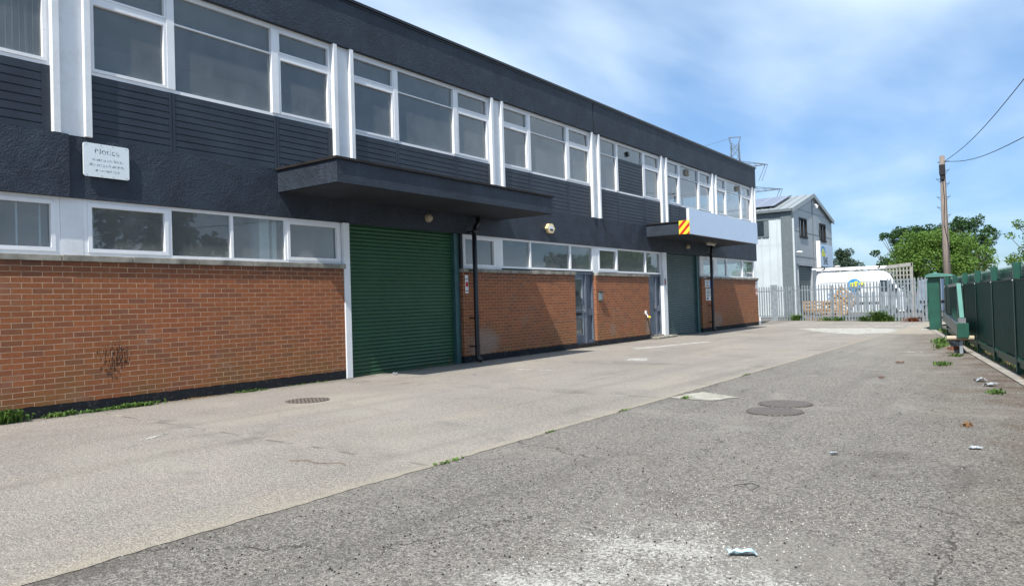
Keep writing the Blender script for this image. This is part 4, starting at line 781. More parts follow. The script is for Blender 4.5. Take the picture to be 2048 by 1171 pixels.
# catcher stand
t = root('gate_stop', (9.4, 20.7, 0), 'cream pipe bar on a short steel stand under the open gate', 'gate stop')
b = MB(); b.tube([(9.13, 17.95, .325), (9.62, 18.03, .325)], 0.05, 14); b.build('crossbar', 'cream', t); b = MB(); b.box(9.36, 9.42, 17.95, 18.02, 0, .27); b.build('leg', 'galv', t)
b = MB(); b.bar((9.13, 17.95, .262), (9.62, 18.03, .262), 0.08, 0.012); b.build('plate', 'bitumen', t)
# ================================================================== PALISADE FENCES
def palisade(name, p0, p1, h, label, pitch=0.178, z0=0.02, posts=2.75, mat='galv', grp=None, cat='fence'):
    p0 = Vector(p0).to_3d(); p1 = Vector(p1).to_3d(); d = (p1 - p0); L_ = d.length; d.normalize(); nn = Vector((d.y, -d.x, 0))
    t = root(name, tuple((p0 + p1) / 2), label, cat, grp)
    b = MB(); n = int(L_ / pitch); w_ = 0.047
    for k in range(n + 1):
        c = p0 + d * (k * pitch) + nn * 0.03; lean = random.uniform(-.006, .006); q = len(b.v); hh = h + random.uniform(-.01, .01)
        sec = [(-w_, 0), (-w_ * .45, .012), (0, 0.004), (w_ * .45, .012), (w_, 0)]
        for z in (z0, hh - 0.07):
            for a_, o_ in sec: v = c + d * (a_ + lean * z) + nn * o_ + Vector((0, 0, z)); b.v.append(tuple(v))
        for j in range(4): b.f.append((q + j, q + j + 1, q + 6 + j, q + 5 + j))
        tip = c + d * lean * hh + Vector((0, 0, hh)); 
        b.v.append(tuple(tip)); b.f.append((q + 5, q + 6, q + 7, q + 10)); b.f.append((q + 7, q + 8, q + 9, q + 10))
    b.build('pale_panel', mat, t, recalc=False)
    for z in (0.22, h - 0.27): b = MB(); b.bar(p0 + Vector((0, 0, z)), p1 + Vector((0, 0, z)), 0.045, 0.05); b.build('rail', mat, t)
    k = 0.0
    while k <= L_ + .01: c = p0 + d * k - nn * 0.05; b = MB(); b.bar(c, c + Vector((0, 0, h - 0.1)), 0.055, 0.09, up=tuple(nn)); b.build('fence_post', mat, t); k += posts
    return t
F0 = Vector((-2.5, 41.55, 0)); F1 = Vector((4.9, 37.5, 0)); F2 = Vector((6.75, 36.55, 0))
palisade('palisade_fence', F0, F1, 1.86, 'galvanised palisade fence across the end of the yard', posts=2.7)
palisade('palisade_fence', F1 + Vector((.12, -.06, 0)), F2, 1.98, 'short taller run of palisade fence beside the green gate post', 0.165, posts=1.9)
palisade('palisade_gate', (2.95, 39.4, 0), (5.25, 42.9, 0), 1.42, 'palisade gate leaf standing open behind the fence in front of the van', 0.15, 0.42, 2.2, cat='gate')
b = MB(); dd = (F1 - F0).normalized(); pz = F0 + dd * 1.75; b.bar(pz + Vector((-.1, -.1, 0.0)), pz + Vector((-.1, -.1, 1.93)), 0.36, 0.05, up=(0, 1, 0)); tag(b.build('lock_panel', 'galv'), 'flat grey sheet panel on the palisade near the building corner', 'panel')
b = MB(); b.bar((6.72, 36.5, 0.12), (6.72, 36.5, 1.82), 0.07); b.bar((7.12, 36.2, 0.12), (7.12, 36.2, 1.82), 0.07); b.bar((6.72, 36.5, 1.8), (7.12, 36.2, 1.8), 0.06); b.bar((6.72, 36.5, 1.45), (7.12, 36.2, 1.45), 0.05); b.bar((6.72, 36.5, .3), (7.12, 36.2, .3), 0.06); b.bar((6.78, 36.45, 1.1), (7.0, 36.3, 1.1), 0.22, .2)
tag(b.build('gate_catch', 'fgreen'), 'narrow green steel gate catch frame at the end of the palisade', 'gate')
# ================================================================== YARD BEHIND: van, car, pallets, trellis
def rounded(prof_fn): pass
def van(name, loc, rz, L_, H_, W_, paint, label, logo=True):
    t = root(name, loc, label, 'van'); t.rotation_euler = (0, 0, rz); t['_o'] = (0.0, 0.0, 0.0)
    hl = L_
    prof = [(0.02, 0.42), (0.0, 1.0), (0.03, 1.9), (0.10, H_ - 0.18), (0.22, H_ - 0.03), (0.5, H_), (L_ * .72, H_), (L_ * .78, H_ - 0.05), (L_ * .83, H_ - 0.22), (L_ * .91, 1.62), (L_ * .95, 1.42), (L_ * .99, 1.10), (L_, 0.85), (L_, 0.45), (L_ - .1, 0.32), (L_ * .88, 0.30), (0.1, 0.34)]
    b = MB(); n = len(prof); rings = []
    for yy, ins in ((-W_ / 2, .09), (-W_ / 2 + .04, .03), (-W_ / 2 + .14, 0), (W_ / 2 - .14, 0), (W_ / 2 - .04, .03), (W_ / 2, .09)):
        ring = []
        for x, z in prof:
            x2 = x + (ins if x < hl / 2 else -ins) * .6; z2 = z - (ins if z > 1.6 else 0); tilt = 0.09 * max(0, (z - 1.1)) * (1 if yy < 0 else -1)
            ring.append((x2, yy + (tilt if abs(yy) > W_ / 2 - .1 else 0), z2))
        rings.append(len(b.v)); b.v += ring
    for a, c in zip(rings, rings[1:]):
        for i in range(n): j = (i + 1) % n; b.f.append((a + i, a + j, c + j, c + i))
    b.f.append(tuple(rings[0] + i for i in range(n))); b.f.append(tuple(rings[-1] + i for i in range(n))[::-1])
    b.build('body', paint, t, smooth=False)
    for s_ in (-1, 1):
        tl = lambda z: s_ * (W_ / 2 + 0.003 - 0.09 * max(0, z - 1.1))
        b = MB(); q = [(L_ * .71, 1.38), (L_ * .90, 1.40), (L_ * .87, 1.68), (L_ * .82, 1.98), (L_ * .72, 2.02)] if H_ > 2.2 else [(L_ * .72, 1.2), (L_ * .88, 1.22), (L_ * .85, 1.42), (L_ * .81, 1.6), (L_ * .73, 1.62)]
        b.v = [(x, tl(z), z) for x, z in q] + [(x, tl(z) + s_ * .006, z) for x, z in q]; n_ = len(q)
        b.f = [tuple(range(n_)), tuple(range(2 * n_ - 1, n_ - 1, -1))] + [(i, (i + 1) % n_, n_ + (i + 1) % n_, n_ + i) for i in range(n_)]; b.build('side_window', 'darkglass', t)
        b = MB(); b.box(0.3, L_ * .70, s_ * (W_ / 2) - .004, s_ * (W_ / 2) + .014, 0.72, 0.86); b.build('side_moulding', 'black', t)
        b = MB(); b.box(0.25, L_ * .70, tl(1.96) - .006, tl(1.96) + .006, 1.955, 1.965); b.build('body_crease', 'galv', t)
        b = MB(); b.box(L_ * .86, L_ * .90, s_ * (W_ / 2 + .02), s_ * (W_ / 2 + .22), 1.25, 1.55); b.build('wing_mirror', 'black', t, bevel=.03)
        for xw in (L_ * .17, L_ * .82):
            b = MB(); b.tube([(xw, s_ * (W_ / 2 - .22), .34), (xw, s_ * (W_ / 2 + .005), .34)], .34, 24); wh = b.build('wheel', 'tyre', t); b = MB(); b.tube([(xw, s_ * (W_ / 2 + .005), .34), (xw, s_ * (W_ / 2 + .015), .34)], .2, 16); b.build('rim', 'galv', wh)
        b = MB(); b.box(L_ - .14, L_ - .0, s_ * (W_ / 2 - .38), s_ * (W_ / 2 - .08), .82, 1.02); b.build('headlight', 'paper', t); b = MB(); b.box(-.012, .06, s_ * (W_ / 2 - .2), s_ * (W_ / 2 - .06), .8, 1.3); b.build('tail_light', 'red', t)
    b = MB(); q = [(L_ * .835, H_ - .26 if H_ > 2.3 else H_ - .12), (L_ * .94, 1.46)]
    b.v = [(q[0][0], -.78, q[0][1]), (q[0][0], .78, q[0][1]), (q[1][0] - .02, .84, q[1][1] + .02), (q[1][0] - .02, -.84, q[1][1] + .02)]; b.v += [(x + .04, y, z + .03) for x, y, z in b.v]; b.f = [(0, 1, 2, 3), (7, 6, 5, 4), (0, 1, 5, 4), (2, 3, 7, 6), (1, 2, 6, 5), (3, 0, 4, 7)]; b.build('windscreen', 'darkglass', t)
    b = MB(); b.box(L_ - .06, L_ + .04, -W_ / 2 + .08, W_ / 2 - .08, .35, .6); b.box(-.06, .04, -W_ / 2 + .08, W_ / 2 - .08, .4, .58); b.build('bumper', 'black', t, bevel=.03)
    if logo:
        ys_ = -(W_ / 2) - .004
        def disc(cx_, cz, r, a0, a1, mt, off):
            b = MB(); n_ = 24; pts = [(cx_, cz)] + [(cx_ + r * math.cos(math.radians(a0 + (a1 - a0) * k / n_)), cz + r * math.sin(math.radians(a0 + (a1 - a0) * k / n_))) for k in range(n_ + 1)]
            b.prism([(x, z) for x, z in pts], 'y', ys_ - off - .002 + 0.09 * .4, ys_ - off); b.build('logo', mt, t)
        disc(1.98, 1.80, .33, 0, 360, 'skyblue', .0)
        for q in ((1.76, 1.97, 1.70, 1.93), (1.99, 2.16, 1.70, 2.0), (2.2, 2.5, 1.78, 1.92)): b = MB(); b.box(q[0], q[1], ys_ - .010, ys_ - .004, q[2], q[3]); b.build('logo', 'lime', t)
        text_mesh('SNE', .20, 'logo_lettering', 'ink', t, (2.12, ys_ - .012, 1.47), (1, 0, 0), (0, 0, 1), .002)
        for k, (a, c) in enumerate(((.6, 1.9), (.7, 2.3), (.6, 2.1))): b = MB(); b.box(a, c, ys_ - .004, ys_ - .001, 1.08 + .13 * k, 1.13 + .13 * k); b.build('side_print', 'skyblue', t)
        b = MB()
        for s_ in (-1, 1): b.tube([(.1, s_ * .62, H_ + .13), (3.5, s_ * .62, H_ + .13)], .035, 8)
        for x in (.35, 1.3, 2.3, 3.2): b.bar((x, -.68, H_ + .08), (x, .68, H_ + .08), .05, .04); b.box(x - .03, x + .03, -.66, -.60, H_ - .03, H_ + .08); b.box(x - .03, x + .03, .60, .66, H_ - .03, H_ + .08)
        b.build('roof_rack', 'metal', t); b = MB()
        for x in (.45, 3.2): b.prism([(x - .1, H_ + .14), (x + .1, H_ + .14), (x + .07, H_ + .30), (x + .02, H_ + .2)], 'y', -.70, -.64)
        b.build('ladder_clamp', 'black', t); b = MB(); b.tube([(-.15, -.5, H_ + .19), (3.6, -.5, H_ + .19)], .05, 10); b.build('carrier_tube', 'paper', t)
    return t
van('parked_van', (0.28, 44.0, 0), math.radians(12), 4.5, 2.56, 1.95, 'van', 'white high-roof van with a round blue logo behind the palisade')
van('parked_van', (5.9, 44.6, 0), math.radians(-42), 4.6, 1.95, 1.8, 'silver', 'silver-blue low-roof van behind the taller palisade run', False)
def pallet(loc, eul, label, w_=1.2, h_=1.0):
    t = root('wooden_pallet', loc, label, 'pallet', 'wooden pallets stacked behind the palisade'); t['_o'] = (0., 0., 0.); t.rotation_euler = eul
    for k in range(6): b = MB(); z = k * (h_ - .1) / 5; b.box(0, w_, 0, .022, z, z + .1); b.build('deck_board', 'timber', t)
    for x in (0, w_ / 2 - .05, w_ - .1): b = MB(); b.box(x, x + .1, .022, .12, 0, h_); b.build('bearer', 'timber', t)
    for k in range(3): b = MB(); z = k * (h_ - .1) / 2; b.box(0, w_, .12, .142, z, z + .1); b.build('deck_board', 'timber', t)
pallet((0.35, 40.75, 0), (-.08, 0, -.45), 'wooden pallet upright at the left of the stack behind the palisade')
pallet((1.35, 40.35, 0), (-.10, 0, -.45), 'wooden pallet upright in the middle of the stack behind the palisade')
pallet((1.65, 40.95, 0.95), (-.2, .62, -.45), 'wooden pallet tipped at a slant at the right of the stack')
t = root('garden_trellis', (3.75, 46, 0), 'grey timber lattice screen standing behind the white van', 'trellis')
b = MB()
for k in range(13): x = 2.75 + k * .17; b.box(x, x + .07, 46, 46.03, 0.1, 2.62 + .075 * (x - 2.75) )
for z in (2.0, 2.25, 2.5): b.box(2.75, 4.86, 46.031, 46.05, z, z + .06)
b.build('lattice', 'greytimber', t); b = MB(); b.prism([(2.7, 2.60), (4.92, 2.76), (4.92, 2.96), (2.7, 2.78)], 'y', 45.98, 46.07); b.build('top_rail', 'greytimber', t)
b = MB(); b.box(4.86, 4.95, 45.98, 46.07, 0, 2.95); b.box(2.66, 2.74, 45.98, 46.07, 0, 2.75); b.build('post', 'greytimber', t)
# ================================================================== GREY CLAD UNIT
gu = root('grey_clad_unit', (-6, 51.5, 0), 'light grey metal clad gabled unit with solar panels beyond the palisade', 'building')
GX, GY0, GY1, GE, GR, GM = -1.6, 46.5, 57.0, 6.62, 7.98, 51.6
b = MB(); y0 = GY0; prof = []; x = -24.0                               # corrugated side wall
while x < GX - .25: prof += [(x, y0), (x + .36, y0), (x + .39, y0 - .045), (x + .45, y0 - .045), (x + .48, y0)]; x += .48
n = len(prof); 
for z0, z1 in ((0, 4.47), (4.48, 6.05)):
    q = len(b.v); b.v += [(px, py, z0) for px, py in prof] + [(px, py, z1) for px, py in prof]; b.f += [(q + i, q + i + 1, q + n + i + 1, q + n + i) for i in range(n - 1)]
b.build('side_wall', 'clad', gu, recalc=False)
b = MB(); b.box(-24, GX - .25, GY0 - .01, GY0 + .1, 6.05, GE); b.box(GX - .62, GX + .03, GY0 - .06, GY0 + .3, 0, GE - .0); b.build('corner_trim', 'clad_dk', gu)
b = MB(); b.box(-24, GX - .05, GY0 + .1, GY0 + .3, 0, 6.6); b.box(-24.1, -24, GY0, GY1, 0, 6.6); b.box(-24, GX - .3, GY1 - .1, GY1, 0, 6.6); b.build('rear_wall', 'clad', gu)
# gable face with openings, panels split by joints
yd0, yd1 = 47.6, 51.1
def gz(y): return GE + (GR - GE) * (1 - abs(y - GM) / ((GM - GY0) if y < GM else (GY1 - GM)))
b = MB(); rects = []
ysplit = [GY0 + .3, yd0, 48.33, 50.0, yd1, GM, 53.4, 55.05, GY1]
for a, c in zip(ysplit, ysplit[1:]):
    mid_ = (a + c) / 2; zs = [(0, gz)]
    holes = []
    if yd0 <= mid_ <= yd1: holes.append((0, 3.2))
    if 48.33 < mid_ < 50.0 or 53.4 < mid_ < 55.05: holes.append((5.1, 6.2))
    z = 0; segs = []
    for h0, h1 in holes:
        if h0 > z: segs.append((z, h0))
        z = h1
    for s0_, s1_ in segs: b.box(GX - .15, GX, a, c, s0_, s1_)
    b.prism([(a, z), (c, z), (c, gz(c) - .02), (a, gz(a) - .02)], 'x', GX - .15, GX)
b.build('gable_wall', 'cladgrey', gu)
b = MB()
for z in (3.75, 5.35, 6.75):
    for a, c in ((GY0 + .3, GM - .06), (GM + .06, GY1)):
        if z > 6.6: a = max(a, GY0 + .45) if a < GM else a; c = c if c < GM else GY1 - .5
        if z == 5.35:
            for w0, w1 in ((48.25, 50.1), (53.3, 55.15)):
                if a < w0 < c: b.box(GX + .001, GX + .012, a, w0, z, z + .03); a = w1
        b.box(GX + .001, GX + .012, a, c, z, z + .03)
b.box(GX + .001, GX + .03, GM - .05, GM + .05, 3.3, 7.9); b.build('panel_joint', 'clad_dk', gu)
for a in (48.33, 53.4):
    b = MB(); c = a + 1.67 if a < 50 else a + 1.65; b.box(GX - .1, GX + .03, a - .06, a + .06, 5.04, 6.26); b.box(GX - .1, GX + .03, c - .06, c + .06, 5.04, 6.26); b.box(GX - .1, GX + .03, a + .06, c - .06, 6.14, 6.26); b.box(GX - .1, GX + .07, a - .1, c + .1, 4.98, 5.1); b.box(GX - .1, GX + .02, (a + c) / 2 - .05, (a + c) / 2 + .05, 5.1, 6.14)
    f = b.build('window_frame', 'bitumen', gu); b = MB(); b.box(GX - .06, GX - .05, a + .06, c - .06, 5.1, 6.14); b.build('window_pane', 'darkglass', f); b = MB(); b.box(GX - .14, GX - .09, a + .1, a + .75, 5.12, 6.1); b.build('blind', 'paper', f)
b = MB(); z = 0.0; 
while z < 3.15: b.prism([(GX - .13, z), (GX - .10, z + .02), (GX - .10, z + .14), (GX - .13, z + .16)], 'y', yd0 + .1, yd1 - .1); z += .165
b.build('roller_door', 'clad_dk', gu); b = MB(); b.box(GX - .14, GX + .04, yd0 - .05, yd0 + .1, 0, 3.2); b.box(GX - .14, GX + .04, yd1 - .1, yd1 + .05, 0, 3.2); b.box(GX - .14, GX + .05, yd0 - .05, yd1 + .05, 3.2, 3.36); b.build('door_frame', 'cladgrey', gu)
b = MB(); b.box(-3.75, -2.95, GY0 - .07, GY0 - .04, 5.0, 6.15); b.box(-3.7, -3.0, GY0 - .10, GY0 - .07, 6.05, 6.15); f = b.build('window_frame', 'clad_dk', gu); b = MB(); b.box(-3.75, -3.25, GY0 - .085, GY0 - .071, 5.1, 6.02); b.build('window_pane', 'darkglass', f)
# roof
b = MB(); XO = GX + .12
for a, c in ((GY0 - .15, GM), (GM, GY1 + .15)):
    za = GE - .0 if a < GM - 1 else GR + .06; zc = GR + .06 if c == GM else GE
    b.v += [(-24.2, a, za + .0), (XO, a, za), (XO, c, zc), (-24.2, c, zc), (-24.2, a, za - .12), (XO, a, za - .12), (XO, c, zc - .12), (-24.2, c, zc - .12)]; q = len(b.v) - 8
    b.f += [tuple(q + i for i in f_) for f_ in ((0, 1, 2, 3), (4, 5, 6, 7), (0, 1, 5, 4), (1, 2, 6, 5), (2, 3, 7, 6), (3, 0, 4, 7))]
rf = b.build('roof', 'roofm', gu)
b = MB(); x = GX - .3
sl = (GR + .06 - GE) / (GM - GY0 + .15)
rz_ = lambda y: GE + sl * (y - GY0 + .15)
while x > -8: b.bar((x, GY0 - .1, rz_(GY0 - .1) + .02), (x, GM - .05, rz_(GM - .05) + .02), 0.05, 0.04); x -= .55
b.build('roof_rib', 'roofm', rf)
b = MB(); b.bar((-24, GY0 - .2, GE - .05), (XO, GY0 - .2, GE - .05), .14, .16); b.build('gutter', 'clad_dk', gu)
b = MB(); b.bar((XO + .03, GY0 - .18, GE - .08), (XO + .03, GM, GR - .02), .05, .26); b.bar((XO + .03, GM, GR - .02), (XO + .03, GY1 + .18, GE - .08), .05, .26); b.build('verge_trim', 'roofm', gu)
b = MB(); n_ = Vector((0, -sl, 1)).normalized(); ya, yb = GY0 + .75, GM - .45
v = [Vector((-22, ya, rz_(ya))), Vector((GX - 1.25, ya, rz_(ya))), Vector((GX - 1.25, yb, rz_(yb))), Vector((-22, yb, rz_(yb)))]
b.v = [tuple(p + n_ * .10) for p in v] + [tuple(p + n_ * .14) for p in v]; b.f = [(0, 1, 2, 3), (4, 5, 6, 7), (0, 1, 5, 4), (1, 2, 6, 5), (2, 3, 7, 6), (3, 0, 4, 7)]; b.build('solar_array', 'solar', rf)
b = MB(); b.bar((GX - 1.2, ya, rz_(ya) + .13), (GX - 1.2, yb, rz_(yb) + .13), .06, .06); b.bar((-22, ya - .03, rz_(ya) + .12), (GX - 1.2, ya - .03, rz_(ya) + .12), .06, .06); b.build('array_edge', 'black', rf)
def flood(y, z, label): t = root('floodlight', (GX, y, z), label, 'lamp', 'floodlights on the grey unit'); b = MB(); b.box(GX + .02, GX + .3, y - .03, y + .03, z - .02, z + .03); b.build('arm', 'galv', t); b = MB(); b.tube([(GX + .3, y, z), (GX + .3, y, z + .06), (GX + .3, y, z + .1)], .18, 14, rs=[.2, .2, .1]); b.build('lamp_head', 'paper', t)
flood(46.95, 3.95, 'small white floodlight left of the roller door on the grey unit'); flood(57.0, 3.30, 'small white floodlight at the right edge of the grey gable')
t = root('security_camera', (GX, 51.9, 7.2), 'white security camera near the top of the grey gable', 'camera'); b = MB(); b.tube([(GX + .03, 52.0, 7.36), (GX + .22, 52.0, 7.36)], .05, 10); b.build('mount', 'paper', t); b = MB(); b.tube([(GX + .22, 52.0, 7.34), (GX + .22, 52.0, 7.14)], .10, 12, rs=[.11, .07]); b.build('camera_dome', 'paper', t)
# projecting sign
t = root('company_sign', (GX, 54, 3.2), 'projecting pale sign with blue arc, lime mark and black letters on the grey gable', 'sign')
b = MB(); b.box(GX + .04, GX + .16, 52.3, 56.4, 3.25, 4.78); b.build('sign_panel', 'paleblue', t)
b = MB(); b.box(GX + .04, GX + .30, 52.15, 52.298, 3.15, 4.95); b.build('sign_edge', 'paper', t)
b = MB(); n_ = 20; xx = GX + .162
ring = [(53.55 + .62 * math.cos(math.radians(a)), 4.28 + .38 * math.sin(math.radians(a))) for a in range(-10, 200, 10)]; ring2 = [(53.55 + .42 * math.cos(math.radians(a)), 4.28 + .26 * math.sin(math.radians(a))) for a in range(190, -20, -10)]
b.prism(ring + ring2, 'x', xx, xx + .006); b.build('logo_arc', 'skyblue', t)
b = MB()
for q in ((53.2, 53.45, 3.95, 4.3), (53.45, 53.75, 3.95, 4.5), (53.75, 54.1, 3.95, 4.25)): b.box(xx, xx + .006, *q)
b.build('logo_mark', 'lime', t)
text_mesh('SNE', .72, 'sign_lettering', 'ink', t, (xx + .004, 54.15, 3.42), (0, 1, 0), (0, 0, 1), .004)
# ================================================================== PYLON
t = root('electricity_pylon', (-42, 150, 0), 'tall steel lattice electricity pylon far behind the building', 'pylon')
pc = Vector((-40.0, 150, 0)); ang = math.radians(25); ax = Vector((math.cos(ang), math.sin(ang), 0)); ay = Vector((-math.sin(ang), math.cos(ang), 0))
def pw(z): return 0.75 if z > 31 else (0.75 + (31 - z) * 0.085 if z > 20 else 1.7 + (20 - z) * 0.16)
b = MB(); zs = [0, 5, 9.5, 13.5, 17, 19.5, 21.7, 23.7, 25.5, 27.2, 28.8, 30.3, 31.8, 33.0]
for i in range(len(zs) - 1):
    za, zb = zs[i], zs[i + 1]; A_ = [pc + ax * s1 * pw(za) + ay * s2 * pw(za) + Vector((0, 0, za)) for s1, s2 in ((-1, -1), (1, -1), (1, 1), (-1, 1))]; B_ = [pc + ax * s1 * pw(zb) + ay * s2 * pw(zb) + Vector((0, 0, zb)) for s1, s2 in ((-1, -1), (1, -1), (1, 1), (-1, 1))]
    for k in range(4): b.bar(A_[k], B_[k], .13); b.bar(A_[k], B_[(k + 1) % 4], .07); b.bar(A_[(k + 1) % 4], B_[k], .07)
    if i % 3 == 0:
        for k in range(4): b.bar(A_[k], A_[(k + 1) % 4], .07)
for s1 in (-1, 1):
    for s2 in (-1, 1): b.bar(pc + ax * s1 * .75 + ay * s2 * .75 + Vector((0, 0, 33)), pc + ax * s1 * 1.15 + ay * s2 * .6 + Vector((0, 0, 34.3)), .09)
b.bar(pc + ax * -1.2 + Vector((0, 0, 34.3)), pc + ax * 1.2 + Vector((0, 0, 34.3)), .16); b.build('tower', 'lattice', t)
for z, ln in ((28.4, 6.3), (23.2, 9.0), (17.5, 7.0)):
    for s1 in (-1, 1):
        b = MB(); tip = pc + ax * s1 * ln + Vector((0, 0, z - .1)); 
        for s2 in (-1, 1):
            base = pc + ax * s1 * pw(z) + ay * s2 * pw(z); b.bar(base + Vector((0, 0, z - .5)), tip, .10); b.bar(base + Vector((0, 0, z + .75)), tip, .10)
            for k in range(1, 5): q0 = (base + Vector((0, 0, z - .5))).lerp(tip, k / 5); q1 = (base + Vector((0, 0, z + .75))).lerp(tip, (k - .5) / 5); b.bar(q0, q1, .055)
        for k in range(1, 5): q0 = (pc + ax * s1 * pw(z) + ay * pw(z) + Vector((0, 0, z - .5))).lerp(tip, k / 5); q1 = (pc + ax * s1 * pw(z) - ay * pw(z) + Vector((0, 0, z - .5))).lerp(tip, (k - .4) / 5); b.bar(q0, q1, .06)
        b.build('cross_arm', 'lattice', t)
        b = MB(); b.bar(tip, tip + Vector((-1.2, -.3, -3.3)), .10); b.bar(tip + Vector((-.5, 0, 0)), tip + Vector((-1.9, -.3, -3.3)), .10); b.build('insulator', 'lattice', t)
tag(MB().tube([pc + Vector((0, 0, 34.4)) + (Vector((-60, 148, 34.3)) - pc - Vector((0, 0, 34.4))) * (k / 10) + Vector((0, 0, -1.2 * math.sin(PI * k / 10))) for k in range(11)], .035, 5).build('overhead_line', 'lattice'), 'thin overhead line running left from the pylon top', 'cable')
# ================================================================== TELEGRAPH POLE
t = root('telegraph_pole', (7.0, 42, 0), 'wooden telegraph pole with step irons and a black joint box near its top', 'telegraph pole')
px_, py_ = 6.93, 42.0
b = MB(); b.tube([(px_ + .05, py_, 0), (px_ + .02, py_, 3), (px_, py_, 8.0)], .2, 14, rs=[.185, .16, .115]); b.build('pole', 'pole', t, smooth=True)
b = MB(); b.box(px_ - .13, px_ + .13, py_ - .24, py_ - .10, 7.02, 7.55); b.box(px_ - .09, px_ + .09, py_ - .2, py_ - .10, 6.8, 7.02); b.build('joint_box', 'cable', t, bevel=.02)
for k, (s_, z) in enumerate(((1, 7.25), (-1, 6.85), (1, 6.6), (-1, 5.95), (1, 5.95), (-1, 5.45), (1, 5.05), (-1, 4.55))): b = MB(); b.tube([(px_, py_, z), (px_ + s_ * .28, py_, z + .02), (px_ + s_ * .29, py_, z + .08)], .014, 6); b.bar((px_ + s_ * .24, py_, z), (px_ + s_ * .12, py_, z - .15), .015); b.build('step_iron', 'bitumen', t)
b = MB(); b.tube([(px_ + .0, py_ - .14, 6.8), (px_ + .05, py_ - .15, 5.8), (px_ - .01, py_ - .15, 4.6), (px_ + .10, py_ - .14, 3.9), (px_ + .16, py_ - .08, 3.4), (px_ + .16, py_ - .08, 0)], .018, 6); b.build('cable_run', 'cable', t); b = MB(); b.bar((px_ - .2, py_, 7.7), (px_ + .3, py_, 7.7), .04); b.build('bracket', 'bitumen', t)
camp = Vector((10.854, 0, 1.317)); top = Vector((px_ + .1, py_, 7.72))
for k, (sx, sy, L2) in enumerate(((2048, 158, 'upper overhead cable rising to the right from the telegraph pole'), (2048, 274, 'lower overhead cable running right from the telegraph pole'))):
    d = f_ * 1469.75 + r_ * (sx - 1024) - u_ * (sy - 585.5); q = camp + d * (26.0 / d.y); e = top + (q - top) * 2.0
    b = MB(); b.tube([top + (e - top) * (j / 16) + Vector((0, 0, -.25 * math.sin(PI * j / 8) if j <= 8 else .25 * math.sin(PI * (j - 8) / 8) * .5)) for j in range(17)], .014, 5); tag(b.build('overhead_cable', 'cable'), L2, 'cable')
# ================================================================== TREES
def leafcloud(clumps, nleaf, size, rng, shape=1.0):
    b = MB(); tot = sum(c[3] ** 2 for c in clumps)
    for (x, y, z, r, fz) in clumps:
        n = int(nleaf * r * r / tot)
        for _ in range(n):
            d = Vector((rng.gauss(0, 1), rng.gauss(0, 1), rng.gauss(0, 1))).normalized(); rad = r * (0.55 + 0.5 * rng.random() ** 0.6)
            nz = noise.noise(Vector((x, y, z)) * .7 + d * 2.2); rad *= 1 + 0.38 * nz
            p = Vector((x, y, z)) + Vector((d.x * rad, d.y * rad, d.z * rad * fz))
            s_ = size * rng.uniform(.55, 1.25); a = Vector((rng.gauss(0, 1), rng.gauss(0, 1), rng.gauss(0, .6))).normalized(); c = a.cross(Vector((rng.gauss(0, 1), rng.gauss(0, 1), rng.gauss(0, 1)))).normalized()
            q = len(b.v); b.v += [tuple(p - a * s_ * .6), tuple(p + c * s_ * .36), tuple(p + a * s_ * .6), tuple(p - c * s_ * .36)]; b.f.append((q, q + 1, q + 2, q + 3))
    return b
def tree(name, base, h, rx, label, mat, seed, nleaf=9000, size=.26, zlow=.3, nclump=26, sprays=10, cat='tree', sx=1.0, fzz=.8, grp='trees beyond the yard'):
    rng = random.Random(seed); base = Vector(base); t = root(name, tuple(base), label, cat, grp); cl = []; tips = []
    for k in range(nclump):
        f = rng.random(); z = h * (zlow + (1 - zlow) * f); prof_ = math.sin(PI * min(1, .12 + .80 * f)) ** .7
        a = rng.uniform(0, 2 * PI); rr = rx * prof_ * rng.uniform(.35, .85); r = rx * rng.uniform(.20, .36)
        p = base + Vector((math.cos(a) * rr * sx, math.sin(a) * rr, min(z, h - r * .6))); cl.append((p.x, p.y, p.z, r * rng.uniform(.6, 1.15), fzz)); tips.append(p)
    for k in range(sprays):
        a = rng.uniform(0, 2 * PI); f = rng.uniform(.35, 1); rr = rx * rng.uniform(.85, 1.12) * math.sin(PI * min(1, .15 + .72 * f)) ** .6; p = base + Vector((math.cos(a) * rr * sx, math.sin(a) * rr, h * (zlow + (1.02 - zlow) * f))); cl.append((p.x, p.y, p.z, rx * rng.uniform(.07, .13), .8)); tips.append(p)
    leafcloud(cl, nleaf, size, rng).build('crown', mat, t, recalc=False)
    b = MB(); th = h * zlow * 1.1; b.tube([base, base + Vector((.05, 0, th * .5)), base + Vector((0, .1, th)), base + Vector((.1, 0, h * .75))], .1, 10, rs=[h * .03, h * .024, h * .02, h * .006])
    for p in tips: s0_ = base + Vector((0, 0, th * rng.uniform(.6, 1.3))); mid_ = s0_.lerp(p, .5) + Vector((0, 0, -.1 * rx + rng.uniform(-.2, .3))); b.tube([s0_, mid_, p], .05, 5, cap=False, rs=[h * .010, h * .006, h * .002])
    b.build('trunk', 'bark', t); return t
tree('broadleaf_tree', (4.95, 57.5, 0), 5.3, 3.3, 'bright green bushy tree directly behind the telegraph pole', 'leaf', 11, 42000, .125, .15, 75, 30, sx=1.0)
tree('broadleaf_tree', (2.9, 60.5, 0), 6.0, 2.3, 'darker open-crowned tree at the left of the bushy one', 'leafdark', 5, 11000, .14, .3, 24, 30)
tree('broadleaf_tree', (6.0, 63, 0), 6.5, 2.4, 'taller darker tree rising behind the telegraph pole at the right', 'leafdark', 23, 12000, .14, .35, 24, 30)
tree('broadleaf_tree', (12.15, 44, 0), 4.9, 2.9, 'bright green leafy tree beyond the green fence at the right edge', 'leaf', 31, 32000, .11, .15, 60, 24)
